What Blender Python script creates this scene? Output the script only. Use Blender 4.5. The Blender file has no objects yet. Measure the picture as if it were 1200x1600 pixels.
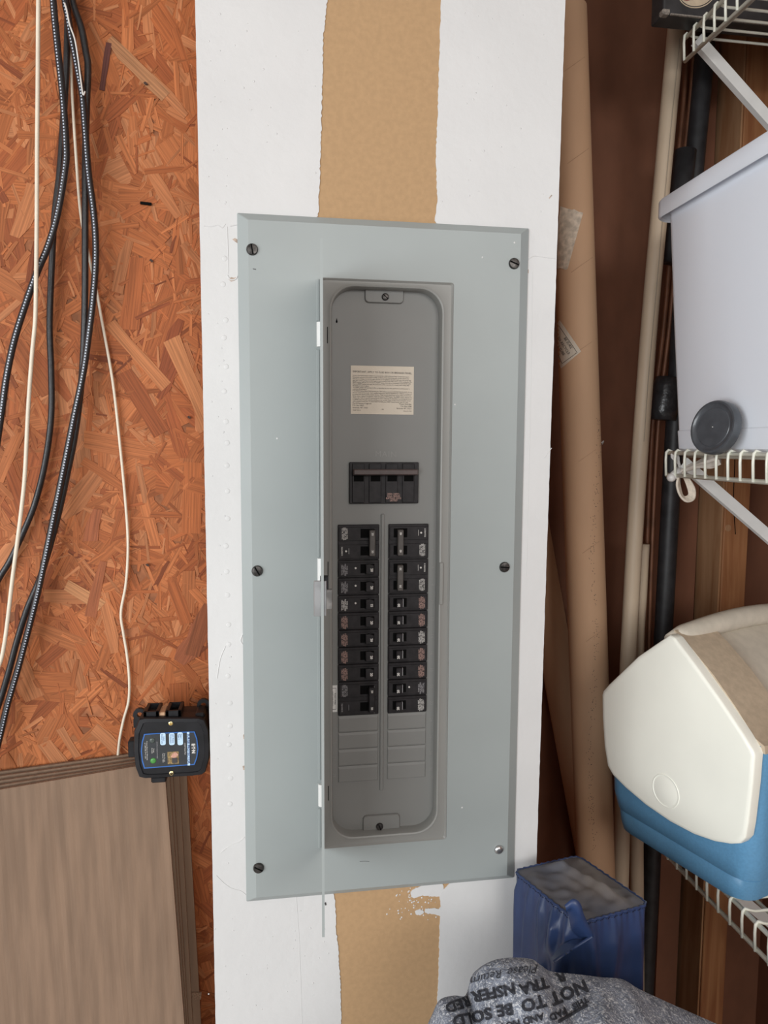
import bpy, bmesh, math, random
from mathutils import Vector, Matrix
from mathutils.bvhtree import BVHTree
random.seed(7)
SC = bpy.context.scene
COL = SC.collection
ZC = 1.35                      # height of the panel's centre above the floor
# ------------------------------------------------------------------ camera
CAM = Vector((-0.128, -0.8257, 0.1456 + ZC))
YAW, PITCH, ROLL, FPX = 0.1515, 0.092, 0.0051, 1109.0
FW = Vector((math.sin(YAW)*math.cos(PITCH), math.cos(YAW)*math.cos(PITCH), -math.sin(PITCH)))
_r0 = Vector((math.cos(YAW), -math.sin(YAW), 0)); _u0 = _r0.cross(FW)
RT = math.cos(ROLL)*_r0 + math.sin(ROLL)*_u0
UP = -math.sin(ROLL)*_r0 + math.cos(ROLL)*_u0
cd = bpy.data.cameras.new('camera'); co = bpy.data.objects.new('camera', cd); COL.objects.link(co)
cd.sensor_fit = 'HORIZONTAL'; cd.sensor_width = 36.0; cd.lens = 36.0*FPX/1200.0
cd.clip_start = 0.01
M = Matrix((RT, UP, -FW)).transposed().to_4x4(); M.translation = CAM
co.matrix_world = M
SC.camera = co
# ------------------------------------------------------------------ world, light, exposure
SC.view_settings.view_transform = 'Standard'; SC.view_settings.look = 'None'
SC.view_settings.gamma = 1.0; SC.view_settings.use_curve_mapping = False
SC.view_settings.exposure = 0.0
w = bpy.data.worlds.new('world'); SC.world = w; w.use_nodes = True
w.node_tree.nodes['Background'].inputs[0].default_value = (0.90, 0.94, 1.0, 1)
w.node_tree.nodes['Background'].inputs[1].default_value = 0.20
def area(name, loc, target, sx, sy, power, col):
    ld = bpy.data.lights.new(name, 'AREA'); ld.shape = 'RECTANGLE'; ld.size = sx; ld.size_y = sy
    ld.energy = power; ld.color = col
    o = bpy.data.objects.new(name, ld); COL.objects.link(o); o.location = loc
    o.rotation_euler = (Vector(target)-Vector(loc)).to_track_quat('-Z', 'Y').to_euler()
    return o
# daylight through the open garage door, to the left of and behind the camera
area('daylight_opening', (-2.3, -2.45, 1.42), (0.2, -0.1, 1.25), 2.9, 1.5, 110, (0.95, 0.98, 1.0))
# added fill lamp behind the viewer, brightens the bay on the right
area('front_fill', (0.6, -3.0, 2.15), (0.3, 0.2, 1.2), 1.6, .8, 31, (1.0, 0.97, 0.93))

# ------------------------------------------------------------------ helpers
def V(*a): return Vector(a)
def ray(px, py): return FW + RT*((px-600)/FPX) - UP*((py-800)/FPX)
def at(px, py, y): d = ray(px, py); return CAM + d*((y-CAM.y)/d.y)
def atx(px, py, x): d = ray(px, py); return CAM + d*((x-CAM.x)/d.x)
def atz(px, py, z): d = ray(px, py); return CAM + d*((z-CAM.z)/d.z)
def atplane(px, py, p0, n): d = ray(px, py); return CAM + d*((p0-CAM).dot(n)/d.dot(n))

ROOTLOC = {}
def origin_of(o):
    while o.parent: o = o.parent
    return ROOTLOC[o.name]
def obj(name, bm, mat, parent=None, smooth=False, kind=None, label=None, mesh=None):
    """link a bmesh (world coordinates) as ONE mesh object"""
    me = bpy.data.meshes.new(name)
    if parent: L = origin_of(parent)
    else:
        xs = [v.co for v in bm.verts]
        lo = Vector((min(c.x for c in xs), min(c.y for c in xs), min(c.z for c in xs)))
        hi = Vector((max(c.x for c in xs), max(c.y for c in xs), max(c.z for c in xs)))
        L = Vector(((lo.x+hi.x)/2, (lo.y+hi.y)/2, lo.z))
    bmesh.ops.translate(bm, verts=bm.verts, vec=-L)
    bmesh.ops.recalc_face_normals(bm, faces=bm.faces)
    bm.to_mesh(me); bm.free()
    for p in me.polygons: p.use_smooth = smooth
    o = bpy.data.objects.new(name, me); COL.objects.link(o)
    me.materials.append(mat)
    if parent: o.parent = parent
    else: o.location = L; ROOTLOC[o.name] = L.copy()
    if kind: o['kind'] = kind
    if label: o['label'] = label
    if smooth and smooth != True:
        pass
    return o
def thing(name, loc, label, cat, group=None):
    o = bpy.data.objects.new(name, None); COL.objects.link(o); o.location = loc
    o.empty_display_size = 0.02
    ROOTLOC[o.name] = Vector(loc)
    o['label'] = label; o['category'] = cat
    if group: o['group'] = group
    return o
def tag(o, label, cat, group=None):
    o['label'] = label; o['category'] = cat
    if group: o['group'] = group
    return o
def NB(): return bmesh.new()
def box(bm, c, s, R=None, bevel=0.0, seg=1):
    t = bmesh.new(); bmesh.ops.create_cube(t, size=1.0)
    bmesh.ops.scale(t, vec=s, verts=t.verts)
    if bevel > 0: bmesh.ops.bevel(t, geom=t.edges[:], offset=bevel, segments=seg, affect='EDGES', profile=0.5)
    if R: bmesh.ops.transform(t, matrix=R.to_4x4(), verts=t.verts)
    bmesh.ops.translate(t, verts=t.verts, vec=c); join(bm, t); return bm
def box2(bm, x0, x1, y0, y1, z0, z1, bevel=0.0, seg=1):
    return box(bm, V((x0+x1)/2, (y0+y1)/2, (z0+z1)/2), V(abs(x1-x0), abs(y1-y0), abs(z1-z0)), None, bevel, seg)
def join(bm, t):
    m = {}
    for v in t.verts: m[v] = bm.verts.new(v.co)
    for f in t.faces:
        try: bm.faces.new([m[v] for v in f.verts])
        except ValueError: pass
    t.free()
def smoothpts(pts, n=6):
    """Catmull-Rom through the points"""
    P = [Vector(p) for p in pts]; out = []
    P = [P[0]*2-P[1]] + P + [P[-1]*2-P[-2]]
    for i in range(1, len(P)-2):
        for k in range(n):
            t = k/n; a, b, c, d = P[i-1], P[i], P[i+1], P[i+2]
            out.append(0.5*((2*b)+(c-a)*t+(2*a-5*b+4*c-d)*t*t+(3*b-a-3*c+d)*t**3))
    out.append(P[-2]); return out
def tube(bm, pts, r, sides=10, cap=True, uv=False, flat=1.0):
    pts = [Vector(p) for p in pts]; n = len(pts)
    rr = r if isinstance(r, (list, tuple)) else [r]*n
    t0 = (pts[1]-pts[0]).normalized()
    ref = V(0, 0, 1) if abs(t0.z) < .9 else V(0, -1, 0)
    nx = (ref - t0*ref.dot(t0)).normalized()
    rings = []; L = 0; lens = []
    for i in range(n):
        t = (pts[min(i+1, n-1)]-pts[max(i-1, 0)]).normalized()
        nx = (nx - t*nx.dot(t)).normalized(); ny = t.cross(nx)
        rings.append([bm.verts.new(pts[i]+(nx*math.cos(2*math.pi*k/sides)+ny*flat*math.sin(2*math.pi*k/sides))*rr[i]) for k in range(sides)])
        if i: L += (pts[i]-pts[i-1]).length
        lens.append(L)
    lay = bm.loops.layers.uv.new('UVMap') if uv else None
    for i in range(n-1):
        for k in range(sides):
            f = bm.faces.new((rings[i][k], rings[i][(k+1) % sides], rings[i+1][(k+1) % sides], rings[i+1][k]))
            if uv:
                for lp, (u, vv) in zip(f.loops, ((k/sides, lens[i]), ((k+1)/sides, lens[i]), ((k+1)/sides, lens[i+1]), (k/sides, lens[i+1]))):
                    lp[lay].uv = (u, vv)
    if cap: bm.faces.new(rings[0][::-1]); bm.faces.new(rings[-1])
    return bm
def disc(bm, c, n, prof, sides=20, xd=None):
    """lathe: prof = [(radius, height along n)]"""
    n = Vector(n).normalized(); a = n.orthogonal().normalized(); b = n.cross(a); rings = []
    for r, h in prof:
        rings.append([bm.verts.new(c+n*h+(a*math.cos(2*math.pi*k/sides)+b*math.sin(2*math.pi*k/sides))*r) for k in range(sides)])
    for i in range(len(rings)-1):
        for k in range(sides):
            bm.faces.new((rings[i][k], rings[i][(k+1) % sides], rings[i+1][(k+1) % sides], rings[i+1][k]))
    bm.faces.new(rings[0][::-1]); bm.faces.new(rings[-1]); return bm
def prism(bm, pts, vec, bevel=0.0, seg=2):
    t = bmesh.new(); vs = [t.verts.new(p) for p in pts]; f = t.faces.new(vs)
    r = bmesh.ops.extrude_face_region(t, geom=[f])
    top = [g for g in r['geom'] if isinstance(g, bmesh.types.BMVert)]
    bmesh.ops.translate(t, verts=top, vec=vec)
    bmesh.ops.recalc_face_normals(t, faces=t.faces)
    if bevel:
        ed = [e for e in t.edges if all(v in top for v in e.verts)]
        bmesh.ops.bevel(t, geom=ed, offset=bevel, segments=seg, affect='EDGES', profile=.5)
    join(bm, t); return bm
def rrect(x0, x1, z0, z1, r, y, seg=6):
    out = []
    for cx, cz, a0 in ((x1-r, z1-r, 0), (x0+r, z1-r, 90), (x0+r, z0+r, 180), (x1-r, z0+r, 270)):
        for k in range(seg+1):
            a = math.radians(a0+90*k/seg); out.append(V(cx+r*math.cos(a), y, cz+r*math.sin(a)))
    return out
def loops(bm, LL, cap0=False, cap1=False):
    R = [[bm.verts.new(p) for p in L] for L in LL]; n = len(R[0])
    for i in range(len(R)-1):
        for k in range(n): bm.faces.new((R[i][k], R[i][(k+1) % n], R[i+1][(k+1) % n], R[i+1][k]))
    if cap0: bm.faces.new(R[0])
    if cap1: bm.faces.new(R[-1][::-1])
    return bm
_dg = None
def textmesh(s, size, bold=0.0, align='CENTER', ital=0.0, space=1.0, line=1.0):
    cu = bpy.data.curves.new('t', 'FONT'); cu.body = s; cu.size = size; cu.resolution_u = 2
    cu.align_x = align; cu.align_y = 'CENTER'; cu.offset = bold*size; cu.shear = ital
    cu.space_character = space; cu.space_line = line
    o = bpy.data.objects.new('t', cu); COL.objects.link(o)
    bpy.context.view_layer.update()
    me = bpy.data.meshes.new_from_object(o.evaluated_get(bpy.context.evaluated_depsgraph_get()))
    bpy.data.objects.remove(o); bpy.data.curves.remove(cu)
    return me
def text(name, s, size, c, xd, yd, mat, parent, **k):
    me = textmesh(s, size, **k); bm = bmesh.new(); bm.from_mesh(me); bpy.data.meshes.remove(me)
    xd = Vector(xd).normalized(); yd = Vector(yd).normalized()
    for v in bm.verts: v.co = c + xd*v.co.x + yd*v.co.y
    return obj(name, bm, mat, parent)
def addtext(bm, s, size, c, xd, yd, **k):
    me = textmesh(s, size, **k); t = bmesh.new(); t.from_mesh(me); bpy.data.meshes.remove(me)
    xd = Vector(xd).normalized(); yd = Vector(yd).normalized()
    for v in t.verts: v.co = c + xd*v.co.x + yd*v.co.y
    join(bm, t)
def bvh_of(o):
    bm = bmesh.new(); bm.from_mesh(o.data); bmesh.ops.transform(bm, matrix=Matrix.Translation(origin_of(o)), verts=bm.verts)
    t = BVHTree.FromBMesh(bm); bm.free(); return t
def onto(bvh, px, py, off=0.0007):
    d = ray(px, py).normalized(); h = bvh.ray_cast(CAM, d)
    if h[0] is None: return None
    n = h[1] if h[1].dot(d) < 0 else -h[1]
    return h[0] + n*off
def print_on(bm, bvh, s, px, py, ang, size, sub=1, off=.0007, **k):
    """lettering laid on a curved surface"""
    me = textmesh(s, size, **k); t = bmesh.new(); t.from_mesh(me); bpy.data.meshes.remove(me)
    bmesh.ops.triangulate(t, faces=t.faces)
    for _ in range(sub):
        ed = [e for e in t.edges if e.calc_length() > size*.16]
        if ed: bmesh.ops.subdivide_edges(t, edges=ed, cuts=1); bmesh.ops.triangulate(t, faces=t.faces)
    c, sn = math.cos(math.radians(ang)), math.sin(math.radians(ang)); bad = []
    for v in t.verts:
        q = onto(bvh, px + v.co.x*c + v.co.y*sn, py + v.co.x*sn - v.co.y*c, off)
        if q is None: bad.append(v)
        else: v.co = q
    bmesh.ops.delete(t, geom=bad, context='VERTS'); join(bm, t)
def jag(pts, amp, step, rnd):
    """roughen a polyline"""
    out = []
    for a, b in zip(pts[:-1], pts[1:]):
        a, b = Vector(a), Vector(b); n = max(1, int((b-a).length/step)); d = (b-a).normalized(); nn = V(d.z, 0, -d.x)
        for i in range(n): out.append(a.lerp(b, i/n) + nn*rnd.uniform(-amp, amp))
    out.append(Vector(pts[-1])); return out

# ------------------------------------------------------------------ materials
def mat(name, col, rough=.5, metal=0., var=.0, vs=30., stretch=(1, 1, 1), bump=0., bs=200., bdist=.001, spec=.5, coat=0., col2=None, lo=.35, hi=.65, detail=4., emit=0., sheen=0.):
    m = bpy.data.materials.new(name); m.use_nodes = True; nt = m.node_tree; N = nt.nodes; L = nt.links
    b = N['Principled BSDF']; b.inputs['Roughness'].default_value = rough; b.inputs['Metallic'].default_value = metal
    b.inputs['Specular IOR Level'].default_value = spec; b.inputs['Coat Weight'].default_value = coat
    if sheen: b.inputs['Sheen Weight'].default_value = sheen
    c = (*col, 1); b.inputs['Base Color'].default_value = c
    tc = N.new('ShaderNodeTexCoord'); mp = N.new('ShaderNodeMapping'); mp.inputs['Scale'].default_value = stretch
    L.new(tc.outputs['Object'], mp.inputs['Vector'])
    if var or col2:
        no = N.new('ShaderNodeTexNoise'); no.inputs['Scale'].default_value = vs; no.inputs['Detail'].default_value = detail
        L.new(mp.outputs[0], no.inputs['Vector'])
        mr = N.new('ShaderNodeMapRange'); mr.inputs[1].default_value = lo; mr.inputs[2].default_value = hi
        L.new(no.outputs['Fac'], mr.inputs[0])
        mx = N.new('ShaderNodeMix'); mx.data_type = 'RGBA'; L.new(mr.outputs[0], mx.inputs[0])
        mx.inputs[6].default_value = c if col2 else (*[x*(1-var) for x in col], 1)
        mx.inputs[7].default_value = (*col2, 1) if col2 else (*[min(1, x*(1+var)) for x in col], 1)
        L.new(mx.outputs[2], b.inputs['Base Color'])
    if bump:
        n2 = N.new('ShaderNodeTexNoise'); n2.inputs['Scale'].default_value = bs; n2.inputs['Detail'].default_value = 3
        L.new(mp.outputs[0], n2.inputs['Vector'])
        bp = N.new('ShaderNodeBump'); bp.inputs['Strength'].default_value = bump; bp.inputs['Distance'].default_value = bdist
        L.new(n2.outputs['Fac'], bp.inputs['Height']); L.new(bp.outputs[0], b.inputs['Normal'])
    if emit: b.inputs['Emission Color'].default_value = c; b.inputs['Emission Strength'].default_value = emit
    return m
MT = {}
MT['plaster'] = mat('plaster', (.60, .597, .592), .55, var=.03, vs=6, bump=.35, bs=90, bdist=.0012)
MT['paper'] = mat('paper', (.41, .26, .135), .85, var=.05, vs=160, bump=.2, bs=500, bdist=.0004)
MT['gypsum'] = mat('gypsum', (.42, .33, .27), .9, var=.2, vs=300)
MT['panel'] = mat('panel', (.30, .328, .324), .42, var=.025, vs=8, bump=.08, bs=350, bdist=.0003)
MT['panel_in_shade'] = mat('panel_in_shade', (.205, .206, .197), .5, var=.03, vs=9, bump=.06, bs=350, bdist=.0003)  # cover grey made darker, shade of the open door put into the colour
MT['blackplastic'] = mat('blackplastic', (.012, .012, .014), .4, var=.2, vs=80, spec=.3)
MT['breaker'] = mat('breaker', (.021, .019, .0205), .5, var=.25, vs=120, spec=.25)
MT['hole'] = mat('hole', (.002, .002, .002), .8, spec=.1)
MT['handlegrey'] = mat('handlegrey', (.075, .066, .06), .45, var=.15, vs=150)
MT['handlebrown'] = mat('handlebrown', (.07, .048, .045), .45, var=.2, vs=100)
MT['printwhite'] = mat('printwhite', (.62, .6, .57), .6)
MT['printgrey'] = mat('printgrey', (.30, .29, .30), .6)
MT['printred'] = mat('printred', (.42, .265, .225), .6)
MT['printblack'] = mat('printblack', (.05, .045, .045), .7)
MT['screw'] = mat('screw', (.07, .065, .062), .35, .8, var=.4, vs=250)
MT['chrome'] = mat('chrome', (.7, .7, .7), .12, 1.)
MT['brass'] = mat('brass', (.75, .6, .3), .25, 1.)
MT['steel'] = mat('steel', (.5, .5, .5), .3, .9, var=.2, vs=60)
MT['dimsteel'] = mat('dimsteel', (.22, .21, .2), .35, .6, var=.3, vs=90)
MT['sticker'] = mat('sticker', (.66, .59, .49), .7, var=.03, vs=40)
MT['tag'] = mat('tag', (.68, .67, .65), .6, var=.04, vs=80)
MT['rim'] = mat('rim', (.25, .25, .236), .4, var=.02, vs=12)
MT['labelblack'] = mat('labelblack', (.03, .034, .038), .35, var=.1, vs=60)
MT['labelblue'] = mat('labelblue', (.03, .13, .42), .4)
MT['labelsky'] = mat('labelsky', (.50, .68, .84), .4)
MT['navy'] = mat('navy', (.02, .05, .2), .4)
MT['gold'] = mat('gold', (.35, .24, .09), .5, col2=(.12, .08, .04), vs=400)
MT['pink'] = mat('pink', (.5, .27, .2), .5, var=.2, vs=400)
MT['greenled'] = mat('greenled', (.06, .24, .05), .25, emit=.12)
MT['greyled'] = mat('greyled', (.06, .075, .07), .25)
MT['wirewhite'] = mat('wirewhite', (.70, .62, .50), .45, var=.05, vs=40)
MT['cable'] = mat('cable', (.018, .018, .02), .35, var=.2, vs=200, bump=.5, bs=900, bdist=.0005)
MT['cardboard'] = mat('cardboard', (.21, .136, .09), .88, var=.13, vs=14, stretch=(6, 1, .6), bump=.1, bs=500, bdist=.0003)
MT['cardedge'] = mat('cardedge', (.225, .145, .095), .95, var=.3, vs=500, stretch=(1, 1, 1), bump=.6, bs=700, bdist=.001)
MT['tubecard'] = mat('tubecard', (.55, .345, .21), .75, var=.1, vs=10, stretch=(1, 1, .25), bump=.1, bs=300, bdist=.0003)
MT['tape'] = mat('tape', (.64, .54, .43), .6, var=.22, vs=110, bump=.3, bs=300, bdist=.0005)
MT['pvc'] = mat('pvc', (.60, .48, .35), .5, var=.1, vs=12, stretch=(3, 3, .4))
MT['seamgrey'] = mat('seamgrey', (.40, .33, .25), .6)
MT['spiral'] = mat('spiral', (.40, .25, .15), .8)
MT['copper'] = mat('copper', (.20, .085, .045), .5, .2, var=.2, vs=30)
MT['blackpipe'] = mat('blackpipe', (.022, .022, .024), .5, var=.3, vs=50)
MT['blacktape'] = mat('blacktape', (.028, .028, .03), .3, var=.3, vs=60, bump=.7, bs=60, bdist=.003)
MT['hardboard'] = mat('hardboard', (.205, .082, .043), .75, var=.07, vs=30, stretch=(1, 1, .5), bump=.1, bs=200, bdist=.0005)
MT['wire'] = mat('wire', (.78, .78, .68), .35, var=.04, vs=60, coat=.2)
MT['bracket'] = mat('bracket', (.72, .72, .70), .4, var=.03, vs=40)
MT['boxblack'] = mat('boxblack', (.03, .03, .032), .5, var=.3, vs=40)
MT['boxwear'] = mat('boxwear', (.25, .22, .19), .8, var=.3, vs=300)
MT['cream'] = mat('cream', (.52, .42, .30), .6, var=.1, vs=80)
MT['logored'] = mat('logored', (.28, .10, .08), .6)
MT['cooler_white'] = mat('cooler_white', (.90, .90, .81), .32, var=.03, vs=7, bump=.05, bs=300, bdist=.0002, coat=.1)
MT['cooler_top'] = mat('cooler_top', (.50, .405, .295), .62, var=.08, vs=120, bump=.15, bs=400, bdist=.0003)
MT['cooler_handle'] = mat('cooler_handle', (.60, .55, .46), .5, var=.06, vs=60)
MT['cooler_blue'] = mat('cooler_blue', (.115, .29, .48), .42, var=.05, vs=300, bump=.25, bs=600, bdist=.0004)
MT['lid'] = mat('lid', (.06, .066, .075), .3, var=.15, vs=60, coat=.2)
MT['nylon'] = mat('nylon', (.022, .042, .115), .36, var=.1, vs=40, bump=.15, bs=900, bdist=.0003)
MT['nylontop'] = mat('nylontop', (.055, .068, .10), .6, col2=(.17, .14, .115), vs=10, lo=.33, hi=.68, bump=.15, bs=900, bdist=.0003)
MT['stitch'] = mat('stitch', (.008, .01, .03), .6)
MT['knob'] = mat('knob', (.62, .6, .58), .3, var=.1, vs=80)
MT['bagfilm'] = mat('bagfilm', (.62, .56, .50), .3, var=.15, vs=90, bump=.4, bs=120, bdist=.002)
MT['elastic'] = mat('elastic', (.68, .60, .50), .6, var=.1, vs=200)
MT['concrete'] = mat('concrete', (.52, .50, .47), .85, var=.15, vs=3)
MT['ceil'] = mat('ceil', (.45, .40, .36), .9, var=.05, vs=4)

def plastic_bin():
    m = bpy.data.materials.new('bin_plastic'); m.use_nodes = True; N = m.node_tree.nodes; L = m.node_tree.links
    b = N['Principled BSDF']; b.inputs['Base Color'].default_value = (.86, .90, .97, 1); b.inputs['Roughness'].default_value = .28
    b.inputs['Coat Weight'].default_value = .15
    tr = N.new('ShaderNodeBsdfTranslucent'); tr.inputs[0].default_value = (.88, .92, .97, 1)
    mx = N.new('ShaderNodeMixShader'); mx.inputs[0].default_value = .06
    L.new(b.outputs[0], mx.inputs[1]); L.new(tr.outputs[0], mx.inputs[2]); L.new(mx.outputs[0], N['Material Output'].inputs[0])
    return m
MT['bin'] = plastic_bin()

def wood(name, c1, c2, scale=9):
    m = bpy.data.materials.new(name); m.use_nodes = True; N = m.node_tree.nodes; L = m.node_tree.links; b = N['Principled BSDF']
    tc = N.new('ShaderNodeTexCoord'); mp = N.new('ShaderNodeMapping'); mp.inputs['Scale'].default_value = (scale*6, scale*3, scale*.35)
    L.new(tc.outputs['Object'], mp.inputs[0])
    no = N.new('ShaderNodeTexNoise'); no.inputs['Scale'].default_value = 1.4; no.inputs['Detail'].default_value = 6; no.inputs['Distortion'].default_value = .6
    L.new(mp.outputs[0], no.inputs['Vector'])
    mr = N.new('ShaderNodeMapRange'); mr.inputs[1].default_value = .35; mr.inputs[2].default_value = .68; L.new(no.outputs['Fac'], mr.inputs[0])
    mx = N.new('ShaderNodeMix'); mx.data_type = 'RGBA'; mx.inputs[6].default_value = (*c1, 1); mx.inputs[7].default_value = (*c2, 1)
    L.new(mr.outputs[0], mx.inputs[0]); L.new(mx.outputs[2], b.inputs['Base Color']); b.inputs['Roughness'].default_value = .7
    return m
MT['stud'] = wood('stud', (.40, .185, .075), (.27, .10, .035))
MT['studpale'] = wood('studpale', (.44, .25, .13), (.30, .14, .06))

def flake_mat():
    m = bpy.data.materials.new('flake'); m.use_nodes = True; N = m.node_tree.nodes; L = m.node_tree.links; b = N['Principled BSDF']
    at_ = N.new('ShaderNodeAttribute'); at_.attribute_name = 'tint'
    uv = N.new('ShaderNodeUVMap'); uv.uv_map = 'UVMap'
    mp = N.new('ShaderNodeMapping'); mp.inputs['Scale'].default_value = (14, 520, 1); L.new(uv.outputs[0], mp.inputs[0])
    no = N.new('ShaderNodeTexNoise'); no.inputs['Scale'].default_value = 1.; no.inputs['Detail'].default_value = 3; no.inputs['Distortion'].default_value = .35
    L.new(mp.outputs[0], no.inputs['Vector'])
    mr = N.new('ShaderNodeMapRange'); mr.inputs[1].default_value = .32; mr.inputs[2].default_value = .66; mr.inputs[3].default_value = .54; mr.inputs[4].default_value = .92
    L.new(no.outputs['Fac'], mr.inputs[0])
    vm = N.new('ShaderNodeVectorMath'); vm.operation = 'SCALE'; L.new(at_.outputs['Color'], vm.inputs[0]); L.new(mr.outputs[0], vm.inputs['Scale'])
    L.new(vm.outputs[0], b.inputs['Base Color']); b.inputs['Roughness'].default_value = .6; b.inputs['Specular IOR Level'].default_value = .22
    bp = N.new('ShaderNodeBump'); bp.inputs['Strength'].default_value = .35; bp.inputs['Distance'].default_value = .0006
    L.new(no.outputs['Fac'], bp.inputs['Height']); L.new(bp.outputs[0], b.inputs['Normal'])
    return m
MT['flake'] = flake_mat()
MT['knotdark'] = mat('knotdark', (.05, .025, .018), .8)
MT['osb'] = mat('osb', (.30, .105, .04), .8, var=.35, vs=50)

def stripe_cable(name, duty=.5):
    m = bpy.data.materials.new(name); m.use_nodes = True; N = m.node_tree.nodes; L = m.node_tree.links; b = N['Principled BSDF']
    uv = N.new('ShaderNodeUVMap'); uv.uv_map = 'UVMap'; sp = N.new('ShaderNodeSeparateXYZ'); L.new(uv.outputs[0], sp.inputs[0])
    def mth(op, a, bb):
        n = N.new('ShaderNodeMath'); n.operation = op
        for i, q in enumerate((a, bb)):
            if q is None: continue
            if isinstance(q, (int, float)): n.inputs[i].default_value = q
            else: L.new(q, n.inputs[i])
        return n.outputs[0]
    dash = mth('LESS_THAN', mth('FRACT', mth('MULTIPLY', sp.outputs[1], 290.), None), duty)
    u = mth('FRACT', mth('ADD', sp.outputs[0], mth('MULTIPLY', sp.outputs[1], .12)), None)
    band = mth('LESS_THAN', mth('ABSOLUTE', mth('SUBTRACT', u, .05), None), .034)
    f = mth('MULTIPLY', dash, band)
    mx = N.new('ShaderNodeMix'); mx.data_type = 'RGBA'; mx.inputs[6].default_value = (.018, .018, .021, 1); mx.inputs[7].default_value = (.46, .50, .58, 1)
    L.new(f, mx.inputs[0]); L.new(mx.outputs[2], b.inputs['Base Color']); b.inputs['Roughness'].default_value = .33
    return m
MT['cablestripe'] = stripe_cable('cablestripe')

def felt_mat():
    m = mat('felt', (.12, .135, .17), .95, var=.0, col2=(.22, .245, .30), vs=90, detail=5, bump=.9, bs=420, bdist=.0015)
    nt = m.node_tree; N = nt.nodes; L = nt.links; b = N['Principled BSDF']; src = b.inputs['Base Color'].links[0].from_socket
    tc = N.new('ShaderNodeTexCoord'); no = N.new('ShaderNodeTexNoise'); no.inputs['Scale'].default_value = 330; no.inputs['Detail'].default_value = 4
    no.inputs['Distortion'].default_value = 1.5
    L.new(tc.outputs['Object'], no.inputs['Vector'])
    mr = N.new('ShaderNodeMapRange'); mr.inputs[1].default_value = .50; mr.inputs[2].default_value = .66; L.new(no.outputs['Fac'], mr.inputs[0])
    mx = N.new('ShaderNodeMix'); mx.data_type = 'RGBA'; L.new(mr.outputs[0], mx.inputs[0]); L.new(src, mx.inputs[6]); mx.inputs[7].default_value = (.55, .57, .60, 1)
    L.new(mx.outputs[2], b.inputs['Base Color']); return m
MT['felt'] = felt_mat()
MT['feltink'] = mat('feltink', (.022, .024, .032), .95, var=.5, vs=350)

# ------------------------------------------------------------------ setting
def struct(name, bm, m, label=None):
    o = obj(name, bm, m); o['kind'] = 'structure'; o['label'] = label or name.replace('_', ' '); return o
YO = 0.095          # face of the strand board
YB = 0.48           # back of the deep bay on the right
XW = 0.90           # side wall carrying the shelves
o = struct('floor', box2(NB(), -4.2, 1.0, -3.6, .6, -.08, 0.), MT['concrete'], 'grey concrete garage floor below the frame')
o = struct('ceiling', box2(NB(), -4.2, 1.0, -3.6, .6, 2.62, 2.68), MT['ceil'], 'garage ceiling above the frame')
wl = struct('wall_left', box2(NB(), -2.2, -.16, YO, YO+.012, 0, 2.62), MT['osb'], 'orange brown strand board sheathing left of the white drywall strip')
wb = struct('wall_back', box2(NB(), .02, 1.0, YB, YB+.012, 0, 2.62), MT['hardboard'], 'dark brown hardboard behind the tubes and pipes')
wr = struct('wall_right', box2(NB(), XW, XW+.012, -1.6, YB, 0, 2.62), MT['hardboard'], 'dark brown side wall carrying the wire shelves')
# hidden framing that carries the drywall strip
struct('trim_1', box2(NB(), -.203, -.165, .0135, YO, 0, 2.62), MT['stud'], 'wooden stud hidden behind the left edge of the drywall')
struct('trim_2', box2(NB(), .150, .188, .0135, YB, 0, 2.62), MT['stud'], 'wooden framing hidden behind the right edge of the drywall')

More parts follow.
